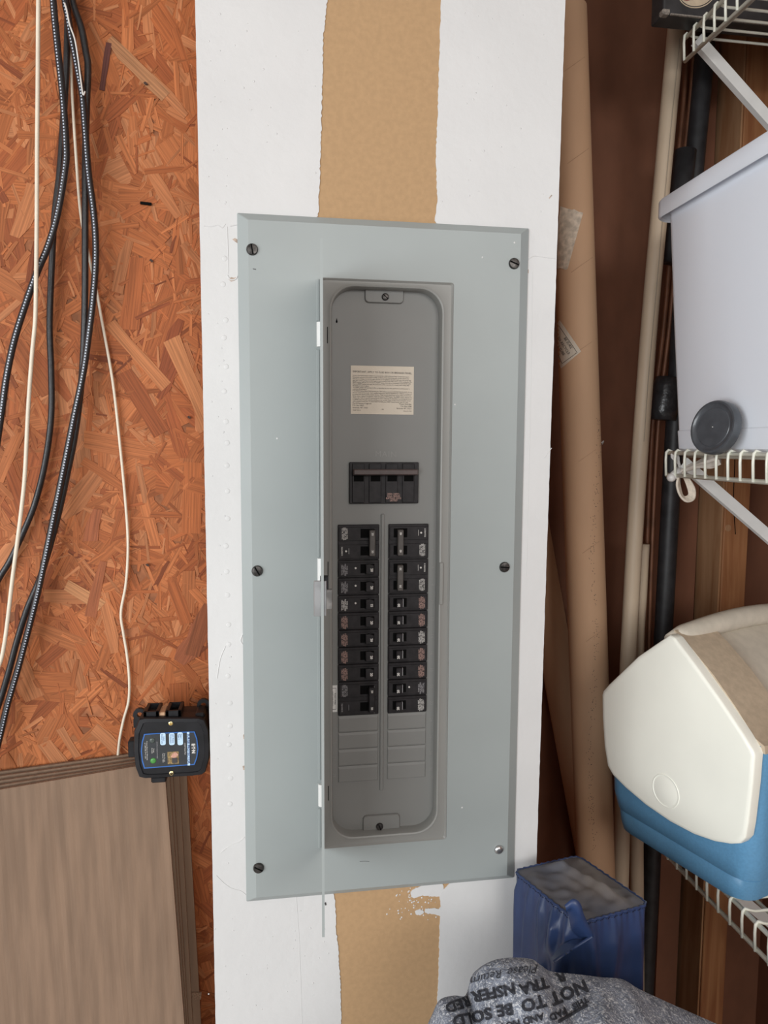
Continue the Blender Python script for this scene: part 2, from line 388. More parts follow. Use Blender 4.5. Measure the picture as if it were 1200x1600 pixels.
# strand board flakes, real pieces pressed on the board
def flakes():
    rnd = random.Random(3); verts = []; faces = []; uvs = []; tints = []
    pal = [((.46, .143, .047), 6), ((.42, .124, .040), 5), ((.51, .170, .060), 5), ((.55, .215, .090), 1.4), ((.36, .10, .033), 2.5), ((.27, .072, .026), .5), ((.49, .182, .072), 2.2)]
    cols = [c for c, _ in pal]; wts = [q for _, q in pal]
    def add(cx, cz, L, W, ang, depth, col, tilt):
        ca, sa = math.cos(ang), math.sin(ang); n = rnd.choice((2, 3, 3, 4)); top = []; bot = []
        for i in range(n+1):
            t = -L/2+L*i/n
            top.append((t+rnd.uniform(-.1, .1)*W, W/2*rnd.uniform(.75, 1.08))); bot.append((t+rnd.uniform(-.1, .1)*W, -W/2*rnd.uniform(.75, 1.08)))
        if rnd.random() < .4: top[-1] = (top[-1][0], top[-1][1]*.2); 
        if rnd.random() < .4: bot[0] = (bot[0][0], bot[0][1]*.2)
        loop = top+bot[::-1]; th = .00022; base = len(verts); m = len(loop); uo, vo = rnd.uniform(0, 50), rnd.uniform(0, 50)
        tx, tz = rnd.uniform(-tilt, tilt), rnd.uniform(-tilt, tilt)
        P = []
        for a, b_ in loop:
            P.append((cx+a*ca-b_*sa, YO-depth+a*tx+b_*tz, cz+a*sa+b_*ca))
        for p in P: verts.append(p)
        for p in P: verts.append((p[0], p[1]+th+.0006, p[2]))
        faces.append(list(range(base, base+m))); uvs.append([(a+uo, b_+vo) for a, b_ in loop])
        for i in range(m):
            j = (i+1) % m; faces.append([base+j, base+i, base+m+i, base+m+j])
            uvs.append([(loop[j][0]+uo, loop[j][1]+vo), (loop[i][0]+uo, loop[i][1]+vo), (loop[i][0]+uo, loop[i][1]+vo), (loop[j][0]+uo, loop[j][1]+vo)])
        f = rnd.uniform(.82, 1.16); tints.append((m+1, tuple(c*f for c in col)))
    X0, X1, Z0, Z1 = -.78, -.175, ZC-.75, ZC+.78
    for k in range(1700):
        L = rnd.uniform(.05, .13); W = L*rnd.uniform(.14, .34)
        a = rnd.gauss(math.pi/2, .75) if rnd.random() < .75 else rnd.uniform(0, math.pi)
        add(rnd.uniform(X0, X1), rnd.uniform(Z0, Z1), L, W, a, .0003+.0006*k/1700+rnd.uniform(0, .0001), rnd.choices(cols, wts)[0], .004)
    for k in range(3800):
        L = rnd.uniform(.012, .05); W = L*rnd.uniform(.06, .2)
        add(rnd.uniform(X0, X1), rnd.uniform(Z0, Z1), L, W, rnd.gauss(math.pi*.5, 1.0), .0010+rnd.uniform(0, .0004), rnd.choices(cols, wts)[0], .016)
    for k in range(170):
        L = rnd.uniform(.04, .09); W = L*rnd.uniform(.2, .34)
        add(rnd.uniform(X0, X1), rnd.uniform(Z0, Z1), L, W, rnd.gauss(math.pi*.6, .7), .0014, rnd.choices(cols, wts)[0], .005)
    for px, py, L, W, a, c in ((215, 108, .085, .017, -42, (.56, .26, .12)), (132, 930, .05, .016, -35, (.55, .25, .11)), (298, 600, .12, .022, -68, (.52, .21, .085)), (216, 555, .10, .016, -50, (.50, .19, .075)), (165, 105, .055, .007, 80, (.13, .045, .035)), (150, 920, .07, .014, 78, (.35, .11, .045)), (310, 985, .07, .02, 75, (.31, .10, .042)), (300, 1010, .05, .03, 60, (.30, .095, .042)), (145, 820, .04, .018, 80, (.37, .115, .048))):
        p = at(px, py, YO); add(p.x, p.z, L, W, math.radians(a), .0017, c, .004)
    me = bpy.data.meshes.new('wood_flakes'); me.from_pydata(verts, [], faces); me.update()
    uvl = me.uv_layers.new(name='UVMap'); flat = [c for f in uvs for q in f for c in q]; uvl.data.foreach_set('uv', flat)
    ca = me.color_attributes.new('tint', 'FLOAT_COLOR', 'CORNER'); buf = []; fi = 0
    for cnt, col in tints:
        for _ in range(cnt):
            buf.extend([*col, 1]*len(faces[fi])); fi += 1
    ca.data.foreach_set('color', buf)
    Lc = ROOTLOC['wall_left']; me.transform(Matrix.Translation(-Lc))
    ob = bpy.data.objects.new('wood_flakes', me); COL.objects.link(ob); ob.parent = wl; me.materials.append(MT['flake']); ob['kind'] = 'stuff'
flakes()
p = at(228, 318, YO-.004); obj('staple', box(NB(), p, V(.013, .002, .003), Matrix.Rotation(math.radians(4), 3, 'Y')), MT['hole'], wl)
for px, py in ((227, 130), (236, 407), (295, 652), (230, 883)):
    p = at(px, py, YO-.004); obj('knot', prism(NB(), [p+V(-.0022, 0, .0005), p+V(0, 0, .002), p+V(.0018, 0, .0006), p+V(.0028, 0, -.0012), p+V(.0002, 0, -.0018)], V(0, .001, 0)), MT['knotdark'], wl)

# ------------------------------------------------------------------ drywall strip
PL = [(305, 0), (337, 1600)]; PR = [(883, 0), (838, 1340)]
def ext(a, b, y, z):   # where the line through two picture points meets a height
    A, B = at(*a, y), at(*b, y); t = (z-A.z)/(B.z-A.z); return A.lerp(B, t)
ZT, ZB_ = ZC+.80, ZC-1.30
rnd = random.Random(11)
def dz(pts): return [at(px, py, 0) for px, py in pts]
left_edge = [ext(*PL, 0, ZT), ext(*PL, 0, ZB_)]; right_edge = [ext(*PR, 0, ZT), ext(*PR, 0, ZB_)]
_o = [left_edge[0], right_edge[0], right_edge[1], left_edge[1]]; _h = [V(-.150, 0, ZC+.385), V(.150, 0, ZC+.385), V(.150, 0, ZC-.385), V(-.150, 0, ZC-.385)]
_bk = V(0, .013, 0)
wc = struct('wall_center', loops(NB(), [[p+_bk for p in _o], _o, _h, [p+_bk for p in _h], [p+_bk for p in _o]]), MT['paper'], 'white drywall strip with a bare brown paper band around the breaker panel')
KL = [(512, -60), (511, 0), (505, 60), (504, 110), (502, 200), (499, 290), (497, 338), (480, 360), (440, 420), (440, 1330), (490, 1375), (520, 1392), (523, 1407), (525, 1430), (525, 1450), (529, 1490), (532, 1540), (533, 1600), (535, 1700)]
KR = [(690, -60), (689, 0), (687, 60), (686, 100), (684, 170), (681, 240), (683, 320), (679, 345), (700, 375), (745, 420), (740, 1320), (710, 1370), (690, 1393), (687, 1400), (688, 1416), (684, 1422), (687, 1432), (686, 1480), (684, 1540), (681, 1600), (679, 1700)]
kl = [ext((512, -60), (511, 0), 0, ZT)]+dz(KL)+[V(dz(KL)[-1].x, 0, ZB_)]
kr = [ext((690, -60), (689, 0), 0, ZT)]+dz(KR)+[V(dz(KR)[-1].x, 0, ZB_)]
klj = jag(kl, .0007, .0025, rnd); krj = jag(kr, .0006, .003, rnd)
lej = jag(left_edge, .00018, .012, rnd); rej = jag(right_edge, .00025, .008, rnd)
TP = .0009
def coat(A, B, name):
    bm = NB(); prism(bm, A + B[::-1], V(0, .0011, 0))
    bmesh.ops.translate(bm, verts=bm.verts, vec=V(0, -TP, 0)); bmesh.ops.triangulate(bm, faces=[f for f in bm.faces if len(f.verts) > 4])
    return obj(name, bm, MT['plaster'], wc)
coat(lej, klj, 'plaster_coat'); coat(krj, rej, 'plaster_coat')
# plaster smears on the bare paper at the lower right
def smear(pts, n=26):
    P = smoothpts(dz(pts+[pts[0]]), 6)[:-1]; P = jag(P, .0006, .0015, rnd)
    return prism(NB(), [q+V(0, -TP*.8, 0) for q in P], V(0, TP*.9, 0))
obj('plaster_smear', smear([(641, 1393), (650, 1387), (668, 1382), (690, 1380), (692, 1399), (676, 1400), (660, 1399), (645, 1403)]), MT['plaster'], wc)
obj('plaster_smear', smear([(664, 1420), (672, 1419), (686, 1420), (688, 1430), (676, 1428), (665, 1426)]), MT['plaster'], wc)
obj('plaster_smear', smear([(648, 1424), (654, 1421), (662, 1423), (660, 1428), (651, 1429)]), MT['plaster'], wc)
bm = NB()
for k in range(70):
    px = rnd.gauss(650, 18); py = rnd.choice((rnd.gauss(1408, 6), rnd.gauss(1426, 5), rnd.gauss(1395, 4)))
    if px > 686 or px < 600: continue
    q = at(px, py, 0); disc(bm, q, (0, -1, 0), [(rnd.uniform(.0006, .0016), -.0002), (.0004, .0006)], 5)
obj('plaster_speck', bm, MT['plaster'], wc, kind='stuff')
# blisters, chips and ridges in the painted left margin
bm = NB()
for k in range(22):
    q = at(350+.45*k+rnd.uniform(-2, 2), 412+40*k+rnd.uniform(-9, 9), -TP); disc(bm, q, (0, -1, 0), [(.0036, -.0002), (.0024, .00018), (.0010, .0003)], 12)
for k in range(120):
    px, py = rnd.choice(((rnd.uniform(325, 365), rnd.uniform(20, 1580)), (rnd.uniform(325, 500), rnd.uniform(10, 330)), (rnd.uniform(690, 850), rnd.uniform(10, 340)), (rnd.uniform(345, 520), rnd.uniform(1420, 1590))))
    q = at(px, py, -TP); disc(bm, q, (0, -1, 0), [(rnd.uniform(.0006, .0017), -.0002), (.0005, .0003)], 6)
obj('paint_blister', bm, MT['plaster'], wc, smooth=True, kind='stuff')
def ridge(pts, r=.0005, m='plaster', name='paint_ridge'):
    obj(name, tube(NB(), smoothpts([at(a, b, -TP) for a, b in pts], 4), r, 6), MT[m], wc)
ridge([(318, 353), (330, 354), (340, 352), (347, 356), (352, 350)]); ridge([(355, 354), (356, 390), (357, 428)]); ridge([(360, 353), (372, 351)], .0007)
ridge([(355, 430), (360, 437), (368, 436), (371, 431)], .0009); ridge([(338, 1368), (350, 1380), (362, 1388), (376, 1392), (384, 1398)]); ridge([(345, 1332), (358, 1322), (372, 1316), (382, 1308)], .0007)
ridge([(463, 1402), (468, 1480), (472, 1600)], .0003); ridge([(826, 405), (835, 400), (850, 402), (868, 404)], .0005); ridge([(832, 425), (829, 640), (822, 900)], .0003)
ridge([(858, 310), (862, 305)], .0006, 'gypsum'); ridge([(862, 700), (850, 716)], .0004)
ridge([(339, 1060), (344, 1030), (352, 1010)], .0006); ridge([(382, 985), (376, 1000), (380, 1008)], .0008)
for pts in (((357, 436), (361, 440), (367, 438), (370, 432), (366, 434), (361, 433)), ((363, 374), (367, 372), (371, 374), (371, 380), (368, 378)), ((380, 1028), (383, 1028), (383, 1038), (381, 1040)), ((380, 1148), (383, 1147), (383, 1155), (380, 1154)), ((379, 1197), (384, 1196), (384, 1203), (380, 1203)), ((824, 421), (826, 421), (826, 427), (824, 426))):
    obj('drywall_chip', prism(NB(), [at(a, b, -TP-.0003) for a, b in pts], V(0, .0012, 0)), MT['gypsum'], wc)
ridge([(508, 1410), (509, 1414)], .001, 'printblack', 'smudge')

# ------------------------------------------------------------------ breaker panel
HW, HH = .1675, .4008
pn = thing('breaker_panel', (0, 0, ZC-HH), 'grey metal electrical breaker panel with open door set in the white drywall strip', 'breaker panel')
YF = -.0105        # front of cover
RX0, RX1, RZ0, RZ1 = -.0765, .0755, ZC-.3365, ZC+.3325
def rr(x0, x1, z0, z1, r, y): return rrect(x0, x1, z0, z1, r, y, 8)
a0 = at(516, 800, YF); a1 = at(690, 800, YF); a2 = at(600, 446, YF); a3 = at(600, 1307, YF)
OX0, OX1, OZ1, OZ0 = a0.x, a1.x, a2.z, a3.z
YD = .0045         # face of the inner cover
b0 = .012
LL = [rr(-HW, HW, ZC-HH, ZC+HH, .001, -.0009), rr(-HW, HW, ZC-HH, ZC+HH, .0015, -.0025), rr(-HW+b0, HW-b0, ZC-HH+.009, ZC+HH-.009, .001, YF),
      rr(RX0-.0008, RX1+.0008, RZ0-.0008, RZ1+.0008, .003, YF)]
obj('cover', loops(NB(), LL), MT['panel'], pn)
LL = [rr(RX0-.0009, RX1+.0009, RZ0-.0009, RZ1+.0009, .003, YF), rr(RX0-.0003, RX1+.0003, RZ0-.0003, RZ1+.0003, .003, YF-.0008), rr(RX0+.0006, RX1-.0006, RZ0+.0006, RZ1-.0006, .003, YF+.0002), rr(RX0+.0016, RX1-.0016, RZ0+.0016, RZ1-.0016, .003, YF+.0012),
      rr(OX0-.002, OX1+.002, OZ0-.002, OZ1+.002, .029, YF+.0012), rr(OX0, OX1, OZ0, OZ1, .028, YF+.0004), rr(OX0+.0016, OX1-.0016, OZ0+.0016, OZ1-.0016, .027, YF+.001), rr(OX0+.0026, OX1-.0026, OZ0+.0026, OZ1-.0026, .026, YF+.003),
      rr(OX0+.003, OX1-.003, OZ0+.003, OZ1-.003, .026, YD+.001)]
obj('door_frame', loops(NB(), LL), MT['rim'], pn, smooth=True)
for oo in pn.children:
    if oo.name.startswith('door_frame'):
        oo.data.set_sharp_from_angle(angle=math.radians(28))
ic = obj('inner_cover', box2(NB(), OX0-.006, OX1+.006, YD, YD+.002, OZ0-.006, OZ1+.006), MT['panel_in_shade'], pn)
def D(px, py, y=YD): return at(px, py, y)
# tabs that hold the inner cover
def tab(x0, x1, y0, y1, up, name='mounting_tab'):
    A, B = D(x0, y0), D(x1, y1); L_ = rrect(A.x, B.x, min(A.z, B.z), max(A.z, B.z), .004, YD-.003, 5)
    L2 = rrect(A.x-.0008, B.x+.0008, min(A.z, B.z)-.0008, max(A.z, B.z)+.0008, .0045, YD-.0018, 5)
    L3 = rrect(A.x-.0008, B.x+.0008, min(A.z, B.z)-.0008, max(A.z, B.z)+.0008, .0045, YD+.0005, 5)
    return obj(name, loops(NB(), [L_, L2, L3], cap0=True), MT['panel_in_shade'], pn)
def screw(px, py, y, r, m, ang=80, name='screw', dome=False, parent=pn):
    c = at(px, py, y); bm = NB()
    disc(bm, c, (0, -1, 0), [(r, -.001), (r, .0012), (r*.86, .0026), (r*.5, .0036 if dome else .003)] + ([(r*.2, .004)] if dome else []), 18)
    s = obj(name, bm, MT[m], parent, smooth=True); s.data.set_sharp_from_angle(angle=math.radians(40))
    if not dome:
        R = Matrix.Rotation(math.radians(ang), 3, 'Y')
        obj('slot', box(NB(), c+V(0, -.0028, 0), V(r*1.7, .0008, r*.25), R), MT['hole'], s)
    return s
tab(571, 629, 447, 474, False); tab(568, 623, 1275, 1303, True)
screw(602, 464, YD-.003, .0042, 'screw', 40); screw(593, 1291, YD-.003, .0045, 'screw', 70)
for px, py, m, a, dm in ((394, 390, 'screw', 80, 0), (803, 412, 'screw', 20, 0), (402, 892, 'screw', 60, 0), (788, 886, 'screw', 5, 0), (404, 1356, 'screw', 30, 0)):
    screw(px, py, YF, .0064, m, a)
s = screw(779, 1327, YF, .0058, 'steel', 0, dome=True); s['label'] = 'shiny domed cover screw'
# divider rail between the breaker columns
A, B = D(598, 803), D(598, 1234)
obj('divider_rail', box2(NB(), A.x-.0022, A.x+.0022, YD-.0022, YD+.001, B.z, A.z, .0012, 2), MT['panel_in_shade'], pn)
for px, py, r in ((526, 502, .0016),):
    q = D(px, py, YD-.0001); obj('paint_nick', prism(NB(), [q+V(-.0012, 0, -.001), q+V(.0004, 0, -.0022), q+V(.0012, 0, -.0005), q+V(0, 0, .004)], V(0, .0004, 0)), MT['hole'], pn)
for px, py in ((503, 403), (804, 379), (754, 402), (711, 632), (722, 1359 - 97), (433, 685)):
    q = at(px, py, YF-.0002); obj('paint_fleck', disc(NB(), q, (0, -1, 0), [(.0012, -.0002), (.0007, .0003)], 6), MT['plaster'], pn)
obj('scratch', tube(NB(), smoothpts([at(562, 1346, YF), at(570, 1345.5, YF), at(577, 1346, YF)], 3), .0003, 5), MT['printblack'], pn); obj('scratch', tube(NB(), [at(395, 420, YF), at(400, 421, YF)], .0004, 5), MT['printblack'], pn)
q = at(722, 1261, YF)
# embossed MAIN and slot numbers
text('embossed_word', 'MAIN', .0095, D(603, 710, YD-.0004), (1, 0, -.02), (0, 0, 1), MT['rim'], pn, space=1.15)
# blank filler plates
def zslot(i, col):   # slot edges
    T, Bm = (819, 1116) if col == 0 else (818, 1112)
    zt = D(560 if col == 0 else 636, T).z; zb = D(560 if col == 0 else 636, Bm).z
    return zt + (zb-zt)*i/11.0
CX = [(D(528, 970).x, D(591.5, 970).x), (D(606, 970).x, D(667, 970).x)]
for col in (0, 1):
    x0, x1 = CX[col]; z11 = zslot(11, col); h = (zslot(0, col)-z11)/11
    for k in range(4):
        zt, zb = z11-h*k-.0006, z11-h*(k+1)
        LLp = [rrect(x0, x1, zb, zt, .0005, YD+.0002, 2), rrect(x0+.0003, x1-.0003, zb+.0003, zt-.0003, .0005, YD-.0009, 2), rrect(x0+.0012, x1-.0010, zb+.0010, zt-.0034, .0005, YD-.0016, 2)]
        obj('filler_plate', loops(NB(), LLp, cap1=True), MT['panel_in_shade'], pn)
bm = NB()
for i in range(15):
    z = zslot(i+.5, 1)-.001; addtext(bm, str(2*i+2), .0055, V(CX[1][1]+.0065, YD-.0003, z), (0, 0, -1), (1, 0, 0))
for i in (12, 13, 14):
    z = zslot(i+.5, 0)-.001; addtext(bm, str(2*i+1), .005, V(CX[0][0]-.0045, YD-.0003, z), (0, 0, -1), (1, 0, 0))
obj('embossed_number', bm, MT['rim'], pn, kind='stuff')
# paper label
A, B = D(548, 571), D(646, 648)
sl = obj('paper_label', box2(NB(), A.x, B.x, YD-.0005, YD+.0002, B.z, A.z), MT['sticker'], pn)
LW = B.x-A.x; cx = (A.x+B.x)/2; bm = NB(); yl = YD-.0008
def lab(s, size, x, z, al, fit=0):
    if fit:
        me = textmesh(s, 1.0, align=al); wd_ = max(v.co.x for v in me.vertices)-min(v.co.x for v in me.vertices); bpy.data.meshes.remove(me); size = min(size, fit/wd_) if fit < 1 else size
    addtext(bm, s, size, V(x, yl, z), (1, 0, -.012), (0, 0, 1), align=al)
lab('IMPORTANT: APPLY TO FUSE BOX OR BREAKER PANEL.', .004, A.x+.0022, A.z-.0070, 'LEFT', LW-.0046)
obj('heading', bm, MT['printblack'], sl); bm = NB()
body = ['In your new home certain outlets are protected by a GFCI (Ground Fault Circuit Interrupter)',
        'Receptacle and are to be tested monthly as follows. If the level of ground current rises at any',
        'time due to leakage current through a person or an appliance, the GFCI will open the circuit and',
        'stop the current, giving protection against serious shock. Push TEST button of the receptacle. The',
        'RESET button will pop out. Should the RESET button fail to do so protection is lost and the unit',
        'must be RESET before it is used. All protected outlets must then be checked with a lamp after',
        'the device is reset in place.',
        'The RESET button will not stay in after an operating test has been performed and the power is',
        'switched off elsewhere.',
        'If the RESET button fails to hold between the TEST button is pressed, PROTECTION IS LOST. Do not',
        'use any outlet on the circuit. Call a qualified electrician. NOTE: RESIDENTIAL WIRING includes hot',
        'grounded and neutral wires, electric devices. Their correct placement cannot reduce all risk from',
        'shock. Never replace a receptacle, check instructions. TEST button: The RESET button will pop out',
        'which is the result of a ground detected by the GFCI, indicating that the device is protecting the circuit.',
        'If a RESET does not pop out when testing do not use any outlet on the circuit. Protection is lost.',
        'Call a qualified electrician. TO RESTORE POWER, push RESET button firmly, listen for click.']
for i, s in enumerate(body): lab(s, .00175, A.x+.0022, A.z-.0112-i*.00198, 'LEFT', LW-.0046)
obj('body_text', bm, MT['printblack'], sl); bm = NB()
for i, s in enumerate(('Pass & Seymour/Legrand', 'P.O. Box 4822', 'Syracuse, NY 13221')): lab(s, .0022, A.x+.0022, B.z+.0125-i*.0025, 'LEFT')
for i, s in enumerate(('Power Guardian', 'P.O. Box 4788', 'Syracuse, NY 13221')): lab(s, .0022, B.x-.0025, B.z+.0120-i*.0025, 'RIGHT')
lab('1-800', .0016, cx, B.z+.0058, 'CENTER'); lab('340507 REV A', .0016, A.x+.0022, B.z+.0045, 'LEFT'); lab('Printed in USA', .0016, B.x-.0025, B.z+.0040, 'RIGHT')
obj('address_text', bm, MT['printblack'], sl)
# main breaker
A, B = D(545.5, 722), D(652.5, 786); YM = YD-.0045
mb = obj('main_breaker', box2(NB(), A.x, B.x, YM, YD+.01, B.z, A.z, .0007), MT['breaker'], pn, label='black four-pole main breaker')
wd = B.x-A.x
for k in range(4):
    xa = A.x+.003+k*(wd-.003)/4; 
    obj('pole_face', box2(NB(), xa, xa+wd/4-.0060, YM-.0013, YM+.001, B.z+.0012, A.z-.0016, .0006), MT['breaker'], mb)
    obj('pole_window', box2(NB(), xa+.002, xa+.0135, YM-.0016, YM, A.z-.0225, A.z-.0155), MT['hole'], mb)
obj('toggle', box2(NB(), A.x+.0035, B.x-.0020, YM-.010, YM, A.z-.0148, A.z-.0080, .0012), MT['handlebrown'], mb, label='brown handle bar')
bm = NB(); addtext(bm, '200A 240V~\n22kA SERIES\nRATING QO2\nLISTED', .0030, D(615, 777, YM-.0016), (1, 0, 0), (0, 0, 1), bold=.015, line=.85); obj('printing', bm, MT['printred'], mb)
# branch breakers
def breaker(col, i, n, style):
    x0, x1 = CX[col]; zt, zb = zslot(i, col)-.00035, zslot(i+n, col)+.00035; yb = YD-.0035
    br = obj('circuit_breaker', box2(NB(), x0, x1, yb, YD+.01, zb, zt, .0007), MT['breaker'], pn)
    s = 1 if col == 0 else -1
    def X(f): return x0+(x1-x0)*f if col == 0 else x1-(x1-x0)*f
    h = (zt-zb)/n
    bm = NB()
    for k in range(n):
        z1, z0 = zt-h*k, zt-h*(k+1)
        box2(bm, *sorted((X(.02), X(.98))), yb-.0009, yb+.001, z0+.0017, z1-.0026, .0005)
    obj('face', bm, MT['breaker'], br)
    yf = yb-.0009
    for k in range(n):
        zc = zt-h*(k+.5)
        obj('toggle_slot', box2(NB(), *sorted((X(.54), X(.88))), yf-.0003, yf+.0006, zc-.0052, zc+.0055), MT['hole'], br)
    if n == 2:
        off = .70 if style != 'dark' else .76
        a, b_ = (.74, .88) if col == 0 else (.655, .80)
        tg = obj('toggle', box2(NB(), *sorted((X(a), X(b_))), yf-.0075, yf, zb+.0048, zt-.0058, .0008), MT['handlegrey' if style != 'dark' else 'breaker'], br, label='grey tie bar joining two toggles' if style != 'dark' else None)
        bm = NB(); num = {'grey30': '30', 'grey40': '40', 'grey30b': '30', 'dark': '50'}[style]
        for k in range(2): addtext(bm, num, .0034, V((X(a)+X(b_))/2, yf-.0077, zt-h*(k+.5)), (0, 0, -s), (s, 0, 0), bold=.03)
        obj('number', bm, MT['printwhite'], tg)
        if style == 'dark': obj('edge_line', box2(NB(), *sorted((X(.885), X(.892))), yf-.0012, yf, zb+.002, zt-.006), MT['printgrey'], br)
        bm = NB(); bm2 = NB(); zA, zB = zt-h*.5, zt-h*1.5
        if col == 0: pz, lz = (zA, zB)
        else: pz, lz = (zB, zA)
        addtext(bm, 'LISTED TYPE\nQO HACR 120/\n240V~ 10kA AIR\nCU-AL 60/75C', .0022, V(X(.155), yf-.0003, pz), (0, 0, -s), (s, 0, 0), bold=.02, line=.8)
        addtext(bm2, 'SQUARE D', .0022, V(X(.09), yf-.0003, lz), (0, 0, -s), (s, 0, 0), bold=.02)
        if style != 'dark': disc(bm2, V(X(.19), yf-.0001, lz), (0, -1, 0), [(.0012, -.0002), (.0012, .0003)], 8)
        box2(bm2, *sorted((X(.255), X(.262))), yf-.0003, yf, lz-.0035, lz+.0035)
        obj('printing', bm, MT['printgrey' if style in ('dark',) else 'printwhite'], br); obj('emblem', bm2, MT['printgrey' if style == 'dark' else 'printwhite'], br)
    else:
        zc = (zt+zb)/2
        if col == 0:
            bm = NB(); prism(bm, [V(X(.66), yf, zc-.0058), V(X(.86), yf, zc-.0062), V(X(.86), yf, zc+.0042), V(X(.75), yf, zc+.0062), V(X(.66), yf, zc+.0055)], V(0, -.0050, 0), .0008)
            tg = obj('toggle', bm, MT['breaker'], br)
            bm = NB(); addtext(bm, '20' if i != 4 else '15', .0040, V(X(.80), yf-.0053, zc-.001), (0, 0, -1), (1, 0, 0), bold=.05); obj('number', bm, MT['printwhite'], tg)
        else:
            bm = NB(); box2(bm, *sorted((X(.66), X(.81))), yf-.0050, yf, zc-.0052, zc+.0052, .0008)
            tg = obj('toggle', bm, MT['breaker'], br)
            obj('edge_line', box2(NB(), *sorted((X(.635), X(.65))), yf-.0038, yf, zc-.0045, zc+.0050), MT['printgrey'], br)
            bm = NB(); addtext(bm, '20', .0040, V(X(.755), yf-.0053, zc-.0022), (0, 0, 1), (-1, 0, 0), bold=.05); obj('number', bm, MT['printwhite'], tg)
        t = {'arc': 'TYPE QO\nHACR LISTED\n120/240V~\n10kA CU-AL', 'red': 'LOAD CKT\nTYPE QO SWD\nLISTED HACR\n10kA 120V~'}
        kind = 'red' if 'red' in style or 'tan' in style else 'arc'; m = {'grey': 'printgrey', 'white': 'printwhite', 'red': 'printred', 'tan': 'printwhite'}[style]
        bm = NB(); addtext(bm, t[kind], .0024, V(X(.15), yf-.0003, zc-.001), (0, 0, -s), (s, 0, 0), bold=.025, line=.8)
        obj('printing', bm, MT[m], br)
        if style in ('grey', 'white'):
            f = .42 if col == 0 else .46
            obj('test_dot', disc(NB(), V(X(f), yf-.0001, zc+.001), (0, -1, 0), [(.0012, -.0003), (.0012, .0006)], 8), MT['printwhite'], br)
    return br
breaker(0, 0, 2, 'grey30'); breaker(0, 2, 1, 'grey'); breaker(0, 3, 1, 'grey'); breaker(0, 4, 1, 'white')
for i in (5, 6, 7, 8): breaker(0, i, 1, 'red')
breaker(0, 9, 2, 'dark')
breaker(1, 0, 2, 'grey40'); breaker(1, 2, 2, 'grey30b')
for i, st in ((4, 'red'), (5, 'red'), (6, 'tan'), (7, 'red'), (8, 'red'), (9, 'grey'), (10, 'tan')): breaker(1, i, 1, st)
# small warning tag
A, B = D(516, 1071), D(527, 1112)
tg = obj('warning_tag', box2(NB(), A.x, B.x, YD-.0006, YD+.0002, B.z, A.z), MT['tag'], pn, label='small white sideways tag')
bm = NB(); yl = YD-.0009
for (xa, xb, za, zb) in ((A.x+.0006, A.x+.0010, B.z+.0035, A.z-.0033), (B.x-.0017, B.x-.0013, B.z+.0035, A.z-.0033), (A.x+.0006, B.x-.0013, A.z-.0036, A.z-.0032), (A.x+.0006, B.x-.0013, B.z+.0032, B.z+.0036)):
    box2(bm, xa, xb, yl, yl+.0003, za, zb)
addtext(bm, 'MAIN WIRE', .0028, V(A.x+.0056, yl, (A.z+B.z)/2), (0, 0, -1), (1, 0, 0)); addtext(bm, 'AND NEUTRAL', .0028, V(A.x+.0026, yl, (A.z+B.z)/2), (0, 0, -1), (1, 0, 0))
obj('printing', bm, MT['printblack'], tg)
# open door: hinged at the left of the frame, swung out towards the viewer
hinge = V(RX0+.0004, YF, 0); dd = V(-.0099, -.1557, 0); dlen = dd.length; du = dd.normalized(); dn = V(-du.y, du.x, 0)
dz0, dz1 = RZ0+.0005, RZ1-.0005
ang = math.atan2(du.y, du.x); RZ = Matrix.Rotation(ang, 3, 'Z')
bm = NB(); box(bm, hinge+du*(dlen/2)+V(0, 0, (dz0+dz1)/2), V(dlen, .0014, dz1-dz0), RZ)
box(bm, hinge+du*dlen+dn*.0004+V(0, 0, (dz0+dz1)/2), V(.0012, .0026, dz1-dz0), RZ)
dr = obj('door', bm, MT['panel'], pn, label='hinged door swung open and seen edge-on')
lz = at(505, 930, YF-.148).z
bm = NB(); box(bm, hinge+du*(dlen-.006)+V(.0022, 0, lz+.004), V(.0075, .0080, .030), None, .0008); obj('latch', bm, MT['blackplastic'], dr)
bm = NB(); box(bm, hinge+du*(dlen-.004)+V(.0068, 0, lz-.003), V(.0060, .006, .019), None, .0006); obj('latch_tongue', bm, MT['dimsteel'], dr)
bm = NB(); box(bm, hinge+du*(dlen-.003)+V(-.0016, 0, lz-.002), V(.0022, .012, .034), RZ, .0005); obj('handle', bm, MT['steel'], dr)
for py in (523, 890, 1241):
    z = at(500, py, YF).z; xh = RX0
    bm = NB(); tube(bm, [V(xh-.0012, YF-.0012, z+.0135), V(xh-.0012, YF-.0012, z-.0135)], .0036, 12); obj('hinge_knuckle', bm, MT['bracket'], pn)
    bm = NB(); prism(bm, [V(xh-.0078, YF-.0003, z+.0125), V(xh-.0056, YF-.0003, z+.0150), V(xh-.0006, YF-.0003, z+.0150), V(xh-.0006, YF-.0003, z-.0150), V(xh-.0056, YF-.0003, z-.0150), V(xh-.0078, YF-.0003, z-.0125)], V(0, .0006, 0)); obj('hinge_leaf', bm, MT['panel'], pn)
    obj('hinge_slot', box2(NB(), xh+.0072, xh+.0080, YF+.0006, YF+.0014, z-.009, z+.009), MT['hole'], pn)
zz = [RZ1, at(500, 503, YF).z, at(500, 545, YF).z, at(500, 872, YF).z, at(500, 912, YF).z, at(500, 1220, YF).z, at(500, 1262, YF).z, RZ0]
for k in range(0, 8, 2): obj('hinge_strip', box2(NB(), RX0-.0050, RX0-.0018, YF-.0009, YF+.0002, zz[k+1]+.001, zz[k]-.001, .0004), MT['panel'], pn)
A, B = at(686.5, 879, YF+.001), at(691.5, 944, YF+.001)
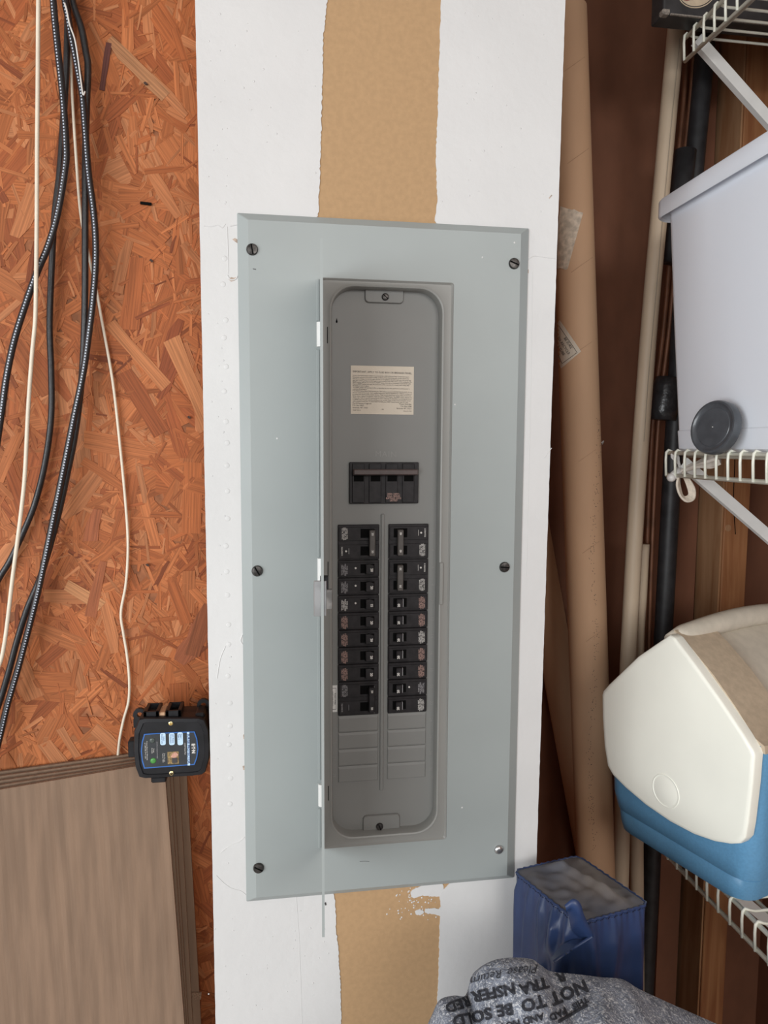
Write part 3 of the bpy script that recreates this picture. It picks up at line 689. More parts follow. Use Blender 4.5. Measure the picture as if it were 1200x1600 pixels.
obj('strike_plate', box2(NB(), A.x, B.x, YF-.0012, YF+.003, B.z, A.z, .0006), MT['rim'], pn)

# ------------------------------------------------------------------ surge protector
def sp(px, py, y=.008): return at(px, py, y)
c = sp(268, 1216)
su = thing('surge_protector', (c.x, .04, c.z), 'black plastic surge protector with blue-edged label beside the drywall', 'surge protector')
front = [(217, 1124), (226, 1122), (312, 1122), (320, 1125), (326, 1141), (328, 1165), (327, 1186), (321, 1207), (316, 1211), (302, 1213), (226, 1217), (217, 1215), (211, 1199), (208, 1172), (209, 1143)]
ctr = sp(268, 1169)
def ring(y, k, zmin=-9): return [V(ctr.x+(sp(*p).x-ctr.x)*k, y, max(ctr.z+zmin, ctr.z+(sp(*p).z-ctr.z)*k)) for p in front]
YS = .047
bd = obj('body', loops(NB(), [ring(YS, 1.0, -.024), ring(.039, 1.0, -.024), ring(.036, 1.0), ring(.0285, .985), ring(.027, 1.0), ring(.0115, 1.0)], cap0=True, cap1=True), MT['blackplastic'], su)
obj('front_cover', loops(NB(), [ring(.013, 1.0), ring(.0105, 1.0), ring(.008, .975), ring(.0075, .87), ring(.0087, .855)], cap0=True, cap1=True), MT['blackplastic'], su)
lp = [(225, 1147), (245, 1145.5), (265, 1144.5), (285, 1143.5), (304, 1143), (308, 1154), (310, 1170), (308, 1184), (304, 1195), (285, 1196.5), (265, 1198), (245, 1199.5), (225, 1201), (221.5, 1189), (220, 1174), (221.5, 1159)]
yl = .0078
lb = obj('label_plate', prism(NB(), [sp(*p, yl) for p in lp], V(0, .0012, 0)), MT['labelblue'], su)
cl = (265, 1171.5)
obj('label_field', prism(NB(), [sp(cl[0]+(p[0]-cl[0])*.963, cl[1]+(p[1]-cl[1])*.945, yl-.0002) for p in lp], V(0, .0004, 0)), MT['labelblack'], lb)
def srect(x0, x1, y0, y1, m, name, dy=.0004, r=0):
    A, B = sp(x0, y0, yl-dy), sp(x1, y1, yl-dy)
    return obj(name, prism(NB(), rrect(A.x, B.x, B.z, A.z, r or .0002, yl-dy, 4), V(0, .0003, 0)), MT[m], lb)
srect(292, 297, 1144, 1196, 'labelsky', 'title_bar')
for xa in (250, 264, 277): srect(xa, xa+9, 1145.5 if xa < 270 else 1144.5, 1164, 'labelsky', 'info_tab', r=.002)
DX, DYY = (0, 0, -1), (1, 0, 0)
def st(s, px, py, size, m, name, **k): bm = NB(); addtext(bm, s, size, sp(px, py, yl-.0008), DX, DYY, **k); obj(name, bm, MT[m], lb)
st('E·T·N', 302, 1169.5, .0052, 'printwhite', 'maker_name', bold=.05, space=.95)
st('SURGE PROTECTOR', 294.5, 1170, .0040, 'navy', 'title', bold=.02)
st('CHSPT2ULTRA', 289, 1170, .0022, 'printwhite', 'model_line')
st('Type 1\nType 2', 281, 1151, .0025, 'navy', 'tab_text'); st('AC Power\nProtection', 268.5, 1154.5, .0025, 'navy', 'tab_text'); st('Indoor\nOutdoor Use', 254.5, 1154.5, .0021, 'navy', 'tab_text')
st('Surge Current\nCapacity 108kA', 256, 1184, .0018, 'printwhite', 'fine_text'); st('STATUS INDICATORS', 245.5, 1172, .0021, 'printgrey', 'fine_text')
st('Power\nAvailable', 239, 1173, .0019, 'printwhite', 'fine_text'); st('Contact Eaton for Warranty\nat 1-800-386-1911 USA', 228.5, 1173, .0020, 'printwhite', 'fine_text')
srect(261.5, 279.5, 1175, 1193, 'gold', 'picture', .0005)
q = sp(272, 1180, yl-.0009); obj('picture_figure', prism(NB(), [q+V(-.004, 0, -.002), q+V(.001, 0, -.004), q+V(.005, 0, 0), q+V(.002, 0, .004), q+V(-.002, 0, .002)], V(0, .0003, 0)), MT['pink'], lb)
q = sp(273, 1188, yl-.0009); obj('picture_figure', box(NB(), q, V(.006, .0004, .006)), MT['printblack'], lb)
for px, py, m in ((238, 1157, 'greyled'), (239.5, 1188.5, 'greenled')):
    obj('indicator_light', disc(NB(), sp(px, py, yl), (0, -1, 0), [(.0034, -.0002), (.0034, .0004), (.002, .0010)], 14), MT[m], su, smooth=True)
for px, py in ((267, 1130), (268, 1208)):
    obj('screw', disc(NB(), sp(px, py, .0085), (0, -1, 0), [(.0026, -.001), (.0026, .0008), (.0016, .0012), (.0011, .0002)], 14), MT['brass'], su)
# ears and clips
def ear(px, py, y):
    c = at(px, py, y); bm = NB(); n = 14; o1 = []; o2 = []
    bm_ = NB(); LLe = []
    for rad, yy in ((.0078, y+.003), (.0078, y-.002), (.0032, y-.002), (.0032, y+.003)):
        LLe.append([V(c.x+rad*math.cos(2*math.pi*k/n), yy, c.z+rad*math.sin(2*math.pi*k/n)) for k in range(n)])
    loops(bm, LLe+[LLe[0]]); box2(bm, c.x-.0075, c.x+.0075, y-.0015, y+.003, c.z-.016, c.z-.0055)
    return obj('mounting_ear', bm, MT['blackplastic'], su)
ear(218.5, 1116, .042); ear(318, 1101, .044)
obj('conduit_nipple', tube(NB(), [V(ctr.x+.03, .034, ctr.z), V(-.2035, .034, ctr.z)], .011, 14), MT['blackplastic'], su)
q0 = sp(300, 1123, .0115); 
obj('ear_rib', box2(NB(), at(307, 1122, .03).x, at(322, 1122, .03).x, .016, .044, q0.z-.004, q0.z+.0045, .002), MT['blackplastic'], su)
for xa, xb in ((228, 252), (262, 286)):
    xA, xB, z = at(xa, 1120, .03).x, at(xb, 1120, .03).x, q0.z
    bm = NB(); box2(bm, xA, xB, .014, .017, z-.003, z+.010, .0006); box2(bm, xA, xB, .041, .044, z-.003, z+.010, .0006); box2(bm, xA, xA+.004, .014, .044, z-.003, z+.010, .0006); box2(bm, xB-.004, xB, .014, .044, z-.003, z+.010, .0006)
    obj('clip_socket', bm, MT['blackplastic'], su); obj('clip_hole', box2(NB(), xA+.003, xB-.003, .017, .041, z, z+.004), MT['hole'], su)
xA = at(250, 1115, .035).x; obj('clip_spring', box2(NB(), xA, xA+.009, .016, .040, q0.z, q0.z+.0075, .001), MT['tubecard'], su)
A = sp(206.5, 1158, .03); obj('side_latch', box2(NB(), A.x-.003, A.x+.006, .02, .035, A.z-.016, A.z+.004, .001), MT['blackplastic'], su)
A = sp(236, 1214, .012); B = sp(260, 1222, .012); obj('bottom_latch', box2(NB(), A.x, B.x, .0105, .024, B.z, A.z, .0015), MT['blackplastic'], su)

# ------------------------------------------------------------------ cables on the strand board
def cable(name, pts, r, y, m, label, cat, ys=None, flat=1.0):
    P = []
    for i, (px, py) in enumerate(pts):
        yy = y if ys is None else ys[min(i, len(ys)-1)]
        P.append(at(px, py, yy))
    bm = tube(NB(), smoothpts(P, 6), r, 10, uv=True)
    return tag(obj(name, bm, MT[m], smooth=True), label, cat)
CY = YO-.018
cable('white_wire', [(62, -60), (60, 0), (59, 133), (58, 233), (57.5, 333), (56.5, 433), (55, 500), (50, 555), (44, 640), (39, 740), (33, 800), (28, 840), (20, 900), (13, 960), (7, 1005), (0, 1036), (-12, 1060), (-30, 1090)], .0023, CY-.023, 'wirewhite', 'cream wire hanging leftmost, in front of the black cables', 'wire')
cable('white_wire', [(98, -40), (104, 15), (108, 42), (111, 95), (113, 150), (118, 230), (126, 333), (139, 400), (150, 450), (159, 500), (176, 595), (187, 690), (196, 783), (200, 850), (197, 910), (189, 957), (193, 990), (198, 1020), (202, 1060), (201, 1095), (193, 1125), (187, 1155), (184, 1185), (182, 1215)], .0017, CY+.012, 'wirewhite', 'thin cream wire curving down the board to the top of the cardboard', 'wire')
cable('black_cable', [(80, -60), (83, 0), (90, 75), (98, 150), (103, 225), (102, 260), (90, 333), (75, 385), (58, 425), (40, 475), (22, 533), (10, 590), (3, 640), (-6, 700), (-20, 780)], .0038, CY-.016, 'cablestripe', 'black cable with white flecks bending left out of the picture highest up', 'cable')
cable('black_cable', [(107, -60), (105.5, 40), (103, 120), (98, 200), (93, 270), (85, 340), (80, 433), (77.5, 510), (80, 580), (80, 650), (71, 720), (55, 785), (35, 835), (16, 875), (-2, 905), (-25, 950)], .0036, CY+.008, 'cable', 'plain black cable just right of the leftmost cream wire, bulging at mid height', 'cable')
cable('black_cable', [(108, -50), (113, 0), (127, 43), (134, 80), (137.5, 105), (135.5, 160), (133.5, 240), (133, 333), (133, 433), (131.5, 520), (127, 600), (117, 680), (104, 745), (92, 800), (79, 850), (62, 905), (43, 950), (27, 1000), (15, 1045), (0, 1095), (-20, 1150)], .0038, CY, 'cable', 'plain black cable running beside the white-flecked one down to the lower left', 'cable')
cable('black_cable', [(98, -40), (102, 5), (106, 25), (110, 50), (117, 85), (124, 122), (129, 150), (133, 200), (138, 267), (145, 320), (149, 365), (149.5, 410), (145, 470), (139, 520), (130, 583), (115, 655), (98, 740), (82, 817), (61, 917), (44, 985), (28, 1045), (12, 1100), (0, 1150), (-15, 1210)], .0038, CY-.008, 'cablestripe', 'long black cable with white flecks, lowest of the bundle at the left edge', 'cable')
# bare wire ends twisted at the top of the bundle
tag(obj('bare_wire', tube(NB(), smoothpts([at(101, 5, CY-.016), at(104, 15, CY-.018), at(108, 35, CY-.018), at(110, 42, CY-.016)], 5), .001, 8), MT['printwhite'], smooth=True), 'short bare white wire end at the top of the black cables', 'wire')
tag(obj('bare_wire', tube(NB(), smoothpts([at(110, 42, CY-.017), at(117, 62, CY-.016), at(122, 92, CY-.016), at(127, 130, CY-.017), at(130, 148, CY-.018), at(133, 143, CY-.017)], 5), .0009, 8), MT['printwhite'], smooth=True), 'thin white strand wound along the black cable loop near the top', 'wire')

# ------------------------------------------------------------------ flattened cardboard leaning on the board
def sheet(tl, tr, br, y0, th, label, m='cardboard', flutes=False):
    """flat sheet: top-left, top-right, lower-right picture points at depth y0 (top); foot leans out to the floor"""
    lean = .06
    def on(px, py):    # plane y = y0 - lean*(ztop - z)
        n = V(0, 1, -lean).normalized(); p0 = V(0, y0, at(*tr, y0).z); return atplane(px, py, p0, n)
    TL, TR, BR = on(*tl), on(*tr), on(*br)
    ex = (TL-TR); left = TR+ex*(.62/ex.length); down = (BR-TR); bot = TR+down*((TR.z-.002)/(TR.z-BR.z)); botl = left+down*((left.z-.002)/(TR.z-BR.z))
    bm = NB(); N = 220 if flutes else 1; nrm = V(0, -1, lean).normalized()
    topv = []; botv = []
    for i in range(N+1):
        t = i/N; d = (.00014*math.sin(i*math.pi/2)+.00010*math.sin(i*1.3)) if flutes else 0
        topv.append(TR.lerp(left, t)+nrm*d); botv.append(bot.lerp(botl, t)+nrm*d)
    A = [bm.verts.new(p) for p in topv]; B = [bm.verts.new(p) for p in botv]
    for i in range(N): bm.faces.new((A[i], A[i+1], B[i+1], B[i]))
    back = [bm.verts.new(p-nrm*th) for p in (TR, left, botl, bot)]
    bm.faces.new(back); bm.faces.new(A[::-1]+[back[0], back[1]]); bm.faces.new(B+[back[2], back[3]]); bm.faces.new((A[0], B[0], back[3], back[0])); bm.faces.new((A[-1], back[1], back[2], B[-1]))
    o = obj('cardboard_sheet', bm, MT[m]); tag(o, label, 'cardboard', 'flattened cardboard leaning on the strand board')
    o.data.materials.append(MT['cardedge'])
    for p in o.data.polygons:
        if p.normal.dot(nrm) < .8: p.material_index = 1
    return o, TR, bot
YC0 = .041
sheet((0, 1234), (256, 1190), (288, 1600), YC0, .005, 'fluted brown cardboard sheet in front, covering the others', flutes=True)
sheet((0, 1227), (263, 1186), (291, 1600), YC0+.0115, .0045, 'second cardboard sheet from the front, a thin edge beside the front one')
sheet((0, 1220), (268, 1181), (294, 1600), YC0+.0225, .0045, 'middle cardboard sheet in the stack, third from the front')
sheet((0, 1213), (278, 1174), (301, 1600), YC0+.0335, .0045, 'cardboard sheet last but one from the board, showing a smooth fold strip')
bk, TRb, botb = sheet((0, 1206), (289, 1167), (314, 1600), YC0+.0445, .0045, 'rearmost cardboard sheet, jutting out furthest to the right')
q = at(303, 1556, .03)
obj('flap_crease', box(NB(), atplane(301, 1556, V(0, YC0+.0445-.0005, at(289, 1167, YC0+.0445).z), V(0, 1, -.06).normalized()), V(.022, .0012, .010), Matrix.Rotation(math.radians(5), 3, 'Y')), MT['cardedge'], bk)

# ------------------------------------------------------------------ deep bay on the right: studs, tubes, pipes
YST = .39
def stud(px0, px1, py, m, label, lean=0, name='wall_stud', y=YST):
    A, B = at(px0, py, y), at(px1, py, y)
    o = obj(name, box2(NB(), A.x, B.x, y, YB-.0005, 0, 2.62, .0015), MT[m]); return o
s1 = stud(1128, 1166, 900, 'stud', '')
s1['kind'] = 'structure'; ROOTLOC['trim_3'] = ROOTLOC.pop(s1.name); s1.name = 'trim_3'; s1['label'] = 'pale orange wooden wall stud seen beneath the middle shelf'
# split along the stud and a pair of knots
A = at(1146, 700, YST); obj('split', tube(NB(), smoothpts([at(1147, 640, YST), at(1148, 720, YST), at(1146, 780, YST), at(1149, 835, YST)], 4), .0009, 6), MT['hole'], s1)
obj('knot', disc(NB(), at(1138, 825, YST), (0, -1, 0), [(.008, -.001), (.006, .0006)], 12), MT['studpale'], s1)
obj('side_face', box2(NB(), at(1128, 900, YST).x-.004, at(1128, 900, YST).x-.0005, YST+.004, YB-.001, .3, 2.4), MT['studpale'], s1)  # thin paler layer over the stud's left face
s2 = struct('trim_4', box2(NB(), at(1052, 900, YB-.02).x, at(1086, 900, YB-.02).x, YB-.02, YB-.0005, 0, 2.62), MT['hardboard'], 'narrow dark brown batten left of the pale stud')
def pole(name, p0, p1, r, m, label, cat, sides=24, pts=None, flat=1.):
    P = pts or [p0, p1]
    return tag(obj(name, tube(NB(), P, r, sides), MT[m], smooth=True), label, cat)
YT = .30
def line(a, b, y0, y1, z0, z1):   # axis through two picture points, extended to two heights
    A, B = at(*a, y0), at(*b, y1)
    f = lambda z: A.lerp(B, (z-A.z)/(B.z-A.z)); return f(z0), f(z1)
tz = (.0, ZC+.85)
t0, t1 = line((884, 0), (930, 1330), YT+.035, YT-.01, *tz)
ct = thing('cardboard_tube', t0, 'long brown cardboard shipping tube with masking tape, leaning beside the drywall', 'tube')
tb = obj('tube_body', tube(NB(), [t0, t1], .0325, 32), MT['tubecard'], ct, smooth=True); tb.data.set_sharp_from_angle(angle=math.radians(50))
tbv = bvh_of(tb)
def patch(bvh, quad, nu, nv, off, edge=0, rn=random.Random(5)):
    bm = NB(); G = []
    for j in range(nv+1):
        row = []
        for i in range(nu+1):
            u, v = i/nu, j/nv
            a = (quad[0][0]*(1-u)+quad[1][0]*u, quad[0][1]*(1-u)+quad[1][1]*u); b = (quad[3][0]*(1-u)+quad[2][0]*u, quad[3][1]*(1-u)+quad[2][1]*u)
            px, py = a[0]*(1-v)+b[0]*v, a[1]*(1-v)+b[1]*v
            if edge and (j in (0, nv)): py += rn.uniform(-edge, edge)
            q = onto(bvh, px, py, off); row.append(bm.verts.new(q) if q else None)
        G.append(row)
    for j in range(nv):
        for i in range(nu):
            q = (G[j][i], G[j][i+1], G[j+1][i+1], G[j+1][i])
            if all(q): bm.faces.new(q)
    return bm
obj('masking_tape', patch(tbv, [(876, 322), (911, 332), (887, 421), (864, 419)], 10, 16, .0006, 1.2), MT['tape'], ct)
lt = obj('paper_label', patch(tbv, [(875, 500), (908, 549), (871, 581), (850, 532)], 12, 12, .0005), MT['sticker'], ct, label='crooked printed sticker')
bm = NB()
for s, px, py in (('BE SURE', 888, 536), ('TO RECYCLE', 881, 540), ('THIS TUBE', 875, 544)): print_on(bm, tbv, s, px, py, 57, 5.5, 0, .0009, bold=.0)
for a, b in (((874, 509), (902, 551)), ((902, 551), (879, 568)), ((879, 568), (866, 541))):
    pp = [onto(tbv, a[0]+(b[0]-a[0])*k/8, a[1]+(b[1]-a[1])*k/8, .0008) for k in range(9)]; pp = [p for p in pp if p]
    if len(pp) > 1: tube(bm, pp, .00035, 5)
obj('printing', bm, MT['printblack'], lt)
bm = NB()
for k in range(7):
    y0 = 120+k*150+random.uniform(-20, 20)
    pp = [onto(tbv, 880+k*6+f*42, y0-f*30, .0003) for f in (0, .2, .4, .6, .8)]; pp = [p for p in pp if p]
    if len(pp) > 1: tube(bm, pp, .0004, 5)
obj('spiral_seam', bm, MT['spiral'], ct)
bm = NB(); rs = random.Random(4)
for k in range(240):
    py = rs.uniform(650, 1330); px = 932-(py-650)*.012+rs.gauss(0, 2.2)+4*math.sin(py*.02); q = onto(tbv, px, py, .0003)
    if q: disc(bm, q, (-.2, -1, 0), [(.0007, -.0002), (.0004, .0003)], 4)
obj('glue_speck', bm, MT['printblack'], ct, kind='stuff')
t0, t1 = line((876, 1066), (925, 1338), .4475, .4475, 0, ZC+.2)
pole('cardboard_tube', t0, t1, .031, 'tubecard', 'dim brown cardboard tube tilted behind the taped tube', 'tube')
def pipe(name, px, y, r, m, label, cat, ext_dn=True, sides=18):
    P = [at(a, b, (y if not isinstance(y, (list, tuple)) else y[i])) for i, (a, b) in enumerate(px)]
    d = P[-1]-P[-2]; P.append(P[-1]+d*((P[-1].z-.004)/(-d.z)))
    return tag(obj(name, tube(NB(), smoothpts(P, 6), r, sides), MT[m], smooth=True), label, cat)
pp1 = pipe('plastic_pipe', [(1063, -40), (1058, 30), (1033, 300), (1012, 540), (994, 800), (983, 1000), (975, 1180), (971, 1340)], .355, .0142, 'pvc', 'cream plastic pipe standing in the bay, longest and nearest', 'pipe')
pvb = bvh_of(pp1); bm = NB()
qq = [onto(pvb, a, b, .0001) for a, b in ((1062, 60), (1050, 180), (1040, 290), (1028, 420), (1019, 520), (1012, 600), (1006, 690))]; qq = [q for q in qq if q]
if len(qq) > 2: tube(bm, smoothpts(qq, 3), .0010, 5); o = obj('grey_seam', bm, MT['seamgrey'], pp1)
pipe('plastic_pipe', [(1004, 850), (1000, 930), (996, 1000), (994, 1180), (995, 1340)], .385, .0125, 'pvc', 'second cream pipe tucked close behind the first, right of it', 'pipe')
pipe('copper_pipe', [(1078, -20), (1069, 140), (1058, 260), (1038, 500), (1020, 660), (1011, 850), (1007, 1000), (1004, 1200)], .405, .0042, 'copper', 'thin brown pipe running directly right of the cream pipe', 'pipe', sides=12)
pipe('copper_pipe', [(1090, -20), (1080, 140), (1068, 260), (1047, 500), (1029, 660), (1019, 850), (1014, 1000), (1010, 1200)], .408, .0036, 'copper', 'thinner dark brown pipe next to the black pipe', 'pipe', sides=12)
bp = thing('black_pipe', at(1036, 1000, .42), 'wide black pipe with a collar and a wrap of black tape', 'pipe')
P = [at(a, b, .396) for a, b in ((1108, -20), (1098, 120), (1086, 250), (1066, 480), (1056, 640), (1044, 850), (1036, 1000), (1026, 1200))]; P.append(V(P[-1].x-.01, P[-1].y, .004))
obj('pipe_run', tube(NB(), smoothpts(P, 6), .0165, 18), MT['blackpipe'], bp, smooth=True)
obj('collar', tube(NB(), [at(1071, 236, .375), at(1060, 330, .375), at(1050, 410, .375)], .0185, 20), MT['blackpipe'], bp, smooth=True)
bm = NB(); P = [at(1044, 590, .385), at(1042, 605, .385), at(1039, 622, .385), at(1036, 640, .385), at(1034, 656, .385)]
tube(bm, P, [.021, .026, .024, .026, .024], 14)
obj('tape_wrap', bm, MT['blacktape'], bp, smooth=True)
tag(obj('thread_scrap', tube(NB(), smoothpts([at(936, 687, YT+.05), at(939, 692, YT+.04), at(943, 689, YT+.045), at(941, 694, YT+.05)], 5), .001, 6), MT['printwhite'], smooth=True), 'tiny scrap of white thread right of the taped tube', 'thread')

# ------------------------------------------------------------------ wire shelves
XS = .472; YFAR = .195; YNEAR = -.62; DROP = .034
def shelf(z, label, brace, XS=XS, YFAR=YFAR):
    sh = thing('wire_shelf', (XS+.2, -.2, z), label, 'shelf', 'white wire shelves on the side wall')
    def rod(x, zz, r, name, y0=YFAR+.004, y1=YNEAR): return obj(name, tube(NB(), [V(x, y0, zz), V(x, y1, zz)], r, 10), MT['wire'], sh, smooth=True)
    rod(XS, z, .0032, 'lip_rod'); rod(XS+.0005, z-DROP, .0032, 'lip_rod')
    for x in (XS+.035, XS+.16, XS+.29, XW-.008): rod(x, z-.0048, .0028, 'deck_rod')
    P = [V(XS-.0028, 0, z-DROP-.001), V(XS-.0044, 0, z-.010), V(XS-.0040, 0, z+.001), V(XS-.001, 0, z+.0046), V(XS+.006, 0, z+.0018), V(XS+.014, 0, z-.0002), V(XW-.002, 0, z-.0002)]
    bm = NB(); tube(bm, P, .0020, 7); first = None; y = YFAR
    proto = obj('cross_wire', bm, MT['wire'], sh, smooth=True); proto.location = (0, y, 0)
    for k in range(1, 32):
        c = proto.copy(); COL.objects.link(c); c.parent = sh; c.location = (0, YFAR-.0254*k, 0)
    # note: proto verts were built at y = 0 in world, so the object's own y carries the place
    a, b = brace; d = (b-a).normalized(); n = V(d.z, 0, -d.x); bm = NB()
    if n.z < 0: n = -n
    hw, th = .0085, .010
    sec = [n*hw+V(0, -th/2, 0), -n*hw+V(0, -th/2, 0), -n*hw+V(0, th/2, 0), -n*(hw-.0015)+V(0, th/2, 0), -n*(hw-.0015)+V(0, -th/2+.0015, 0), n*(hw-.0015)+V(0, -th/2+.0015, 0), n*(hw-.0015)+V(0, th/2, 0), n*hw+V(0, th/2, 0)]
    end = a+d*((XW-.001-a.x)/d.x)
    loops(bm, [[a+q for q in sec], [end+q for q in sec]], True, True)
    obj('support_bracket', bm, MT['bracket'], sh)
    return sh
for z, lb_, br_, xs_, yf_ in ((ZC+.138, 'middle white wire shelf holding the translucent bin', (at(1066, 722, YFAR-.022), at(1200, 838, YFAR-.022)), XS, YFAR),
                    (ZC+.7725, 'top white wire shelf seen from below, holding the black box', (at(1088, 62, .234), at(1200, 188, .234)), .4997, .240),
                    (ZC-.456, 'lowest white wire shelf underneath the blue and white cooler', (V(XS+.01, YFAR-.02, ZC-.47), V(XW, YFAR-.02, ZC-.83)), XS, YFAR)):
    shelf(z, lb_, br_, xs_, yf_)

# ------------------------------------------------------------------ translucent bin on the middle shelf
def make_bin():
    zb = ZC+.1403; xb = .484; pB = atx(1056, 697, xb); xt = .456; pT = atx(1038, 328, xt); zt = pT.z
    yb1, yt1 = pB.y, pT.y; yb0, yt0 = -.34, -.36; xr_b, xr_t = .83, .86
    root = thing('storage_bin', (.66, -.08, zb), 'translucent white plastic storage bin with a rolled rim on the middle shelf', 'bin')
    def L(x0, x1, y0, y1, z, r): 
        out = []
        for cx, cy, a0 in ((x1-r, y1-r, 0), (x0+r, y1-r, 90), (x0+r, y0+r, 180), (x1-r, y0+r, 270)):
            for k in range(7):
                a = math.radians(a0+90*k/6); out.append(V(cx+r*math.cos(a), cy+r*math.sin(a), z))
        return out
    th = .0025
    def lev(t, o=0): return L(xb+(xt-xb)*t+o, xr_b+(xr_t-xr_b)*t-o, yb0+(yt0-yb0)*t+o, yb1+(yt1-yb1)*t-o, zb+(zt-zb)*t, .012+.01*t)
    LLb = [[p+V(0, 0, .0) for p in lev(0, .004)], [p for p in lev(.012, .0)], lev(.085, -.0004), lev(.09, .0010), lev(.5), lev(1.0), lev(1.0, th), lev(.5, th), lev(.015, th+.001)]
    o = obj('tub', loops(NB(), LLb, cap0=True, cap1=True), MT['bin'], root, smooth=True); o.data.set_sharp_from_angle(angle=math.radians(35))
    rz = atx(1020, 312, xt-.016); hh = .0245; e = .013
    R0 = L(xt-e, xr_t+e, yt0-e, yt1+e, zt-.004, .026); 
    def rl(o_, z): return L(xt-e+o_, xr_t+e-o_, yt0-e+o_, yt1+e-o_, z, .026)
    zt2 = zt+.012
    o = obj('rim', loops(NB(), [lev(1.0, -.0005), rl(.006, zt2-.003), rl(.002, zt2), rl(0, zt2-.003), rl(0, zt2-.024), rl(.0015, zt2-.0265), rl(.004, zt2-.024), rl(.0055, zt2-.006), rl(.012, zt2-.006)]), MT['bin'], root, smooth=True)
    o.data.set_sharp_from_angle(angle=math.radians(45))
    return o
make_bin()
# round dark lid leaning on the bin
n = V(-.955, -.25, .16).normalized(); c = atx(1113, 667, .448)
ld = thing('jar_lid', c-V(0, 0, .036), 'round dark grey plastic jar lid leaning against the translucent bin', 'lid')
R = .0365
o = obj('shell', disc(NB(), c-n*.012, n, [(R-.001, 0), (R, .001), (R, .010), (R-.0015, .013), (R-.004, .0132), (R-.0055, .0115), (R*.72, .0105), (R*.70, .0112), (0.001, .0112)], 40), MT['lid'], ld, smooth=True); o.data.set_sharp_from_angle(angle=math.radians(40))
obj('moulding_dot', disc(NB(), c, n, [(.0007, -.001), (.0005, .0003)], 8), MT['printwhite'], ld)

# plastic bag scrap with elastic loop at the end of the middle shelf
pb = thing('plastic_bag', at(1072, 785, YFAR-.02), 'crumpled clear plastic bag end with a cream loop, tied on the middle shelf', 'bag')
def crumple(c, ax, L, r, seed, fl=.5):
    rn = random.Random(seed); bm = NB(); rings = []; n = 18; m = 14; ax = ax.normalized(); a = ax.orthogonal().normalized(); b = ax.cross(a)
    ph = [rn.uniform(0, 6.28) for _ in range(6)]
    for i in range(n+1):
        t = i/n; rad = r*(.25+.75*t**.8)*(1+.18*math.sin(9*t+ph[0])); row = []
        for k in range(m):
            th = 2*math.pi*k/m; q = rad*(1+.35*math.sin(3*th+ph[1]+2*t)+.2*math.sin(5*th+ph[2]-5*t)+rn.uniform(-.06, .06))
            row.append(bm.verts.new(c+ax*(L*t)+a*q*math.cos(th)+b*q*fl*math.sin(th)))
        rings.append(row)
    for i in range(n):
        for k in range(m): bm.faces.new((rings[i][k], rings[i][(k+1) % m], rings[i+1][(k+1) % m], rings[i+1][k]))
    return bm
kc = at(1060, 736, YFAR-.02)
obj('gathered_film', crumple(kc, at(1118, 716, YFAR-.06)-kc, .062, .014, 3), MT['bagfilm'], pb)
obj('torn_film', crumple(at(1064, 732, YFAR-.02), at(1052, 706, YFAR-.01)-at(1064, 732, YFAR-.02), .026, .008, 8), MT['knob'], pb)
bm = NB(); q = at(1049, 746, YFAR-.02)
disc(bm, q, (-.6, -.8, 0), [(.002, -.007), (.0055, -.005), (.007, 0), (.0055, .005), (.002, .007)], 14); tube(bm, [q, at(1062, 736, YFAR-.02)], [.006, .008], 10); obj('knot', bm, MT['knob'], pb, smooth=True)
for i in range(5):
    bm = NB(); o_ = (i-2)*.0016; P = [at(1060+i*.6, 740, YFAR-.024), at(1056+i*1.8, 757, YFAR-.022), at(1061+i*1.6, 774, YFAR-.024), at(1071+i*.6, 783-i*1.5, YFAR-.026), at(1082-i*.8, 779-i*1.5, YFAR-.026), at(1083-i*1.3, 764, YFAR-.026), at(1074-i*.5, 748, YFAR-.024), at(1064+i*.6, 738, YFAR-.024)]
    obj('loop_strand', tube(bm, smoothpts([p_+V(0, o_, 0) for p_ in P], 5), .0019, 7), MT['elastic'], pb, smooth=True)

# ------------------------------------------------------------------ black box on the top shelf
zd = ZC+.7795; A = atz(1036, 21, zd); yb = A.y
bx = thing('carton', (A.x+.2, yb+.1, zd), 'worn black cardboard carton with a cream oval emblem on the top shelf', 'box')
obj('carton_body', box2(NB(), A.x, XW-.02, yb, yb+.036, zd, zd+.25, .003, 2), MT['boxblack'], bx)
obj('worn_edge', box2(NB(), A.x-.0006, A.x+.012, yb-.0006, yb+.012, zd-.0001, zd+.008, .002), MT['boxwear'], bx)
obj('worn_edge', box2(NB(), A.x+.012, A.x+.3, yb-.0004, yb+.004, zd-.0001, zd+.002, .0008), MT['boxwear'], bx)
def oval(px, py, rx, rz, rot, y, m, name, parent, th=.0006):
    c = at(px, py, y); P = []
    for k in range(40):
        a = 2*math.pi*k/40; u, v = rx*math.cos(a), rz*math.sin(a); P.append(V(c.x+u*math.cos(rot)-v*math.sin(rot), y, c.z+u*math.sin(rot)+v*math.cos(rot)))
    return obj(name, prism(NB(), P, V(0, th, 0)), MT[m], parent)
em = oval(1089, -12, .030, .0215, .28, yb-.0006, 'cream', 'emblem', bx)
oval(1089, -12, .0285, .020, .28, yb-.0008, 'boxblack', 'emblem_line', em); oval(1089, -12, .0272, .0187, .28, yb-.0010, 'cream', 'emblem_field', em)
c = at(1090, -9, yb-.0013)
text('script', 'Grand', .021, c, (1, 0, .25), (-.25, 0, 1), MT['logored'], em, ital=.35, bold=.012)

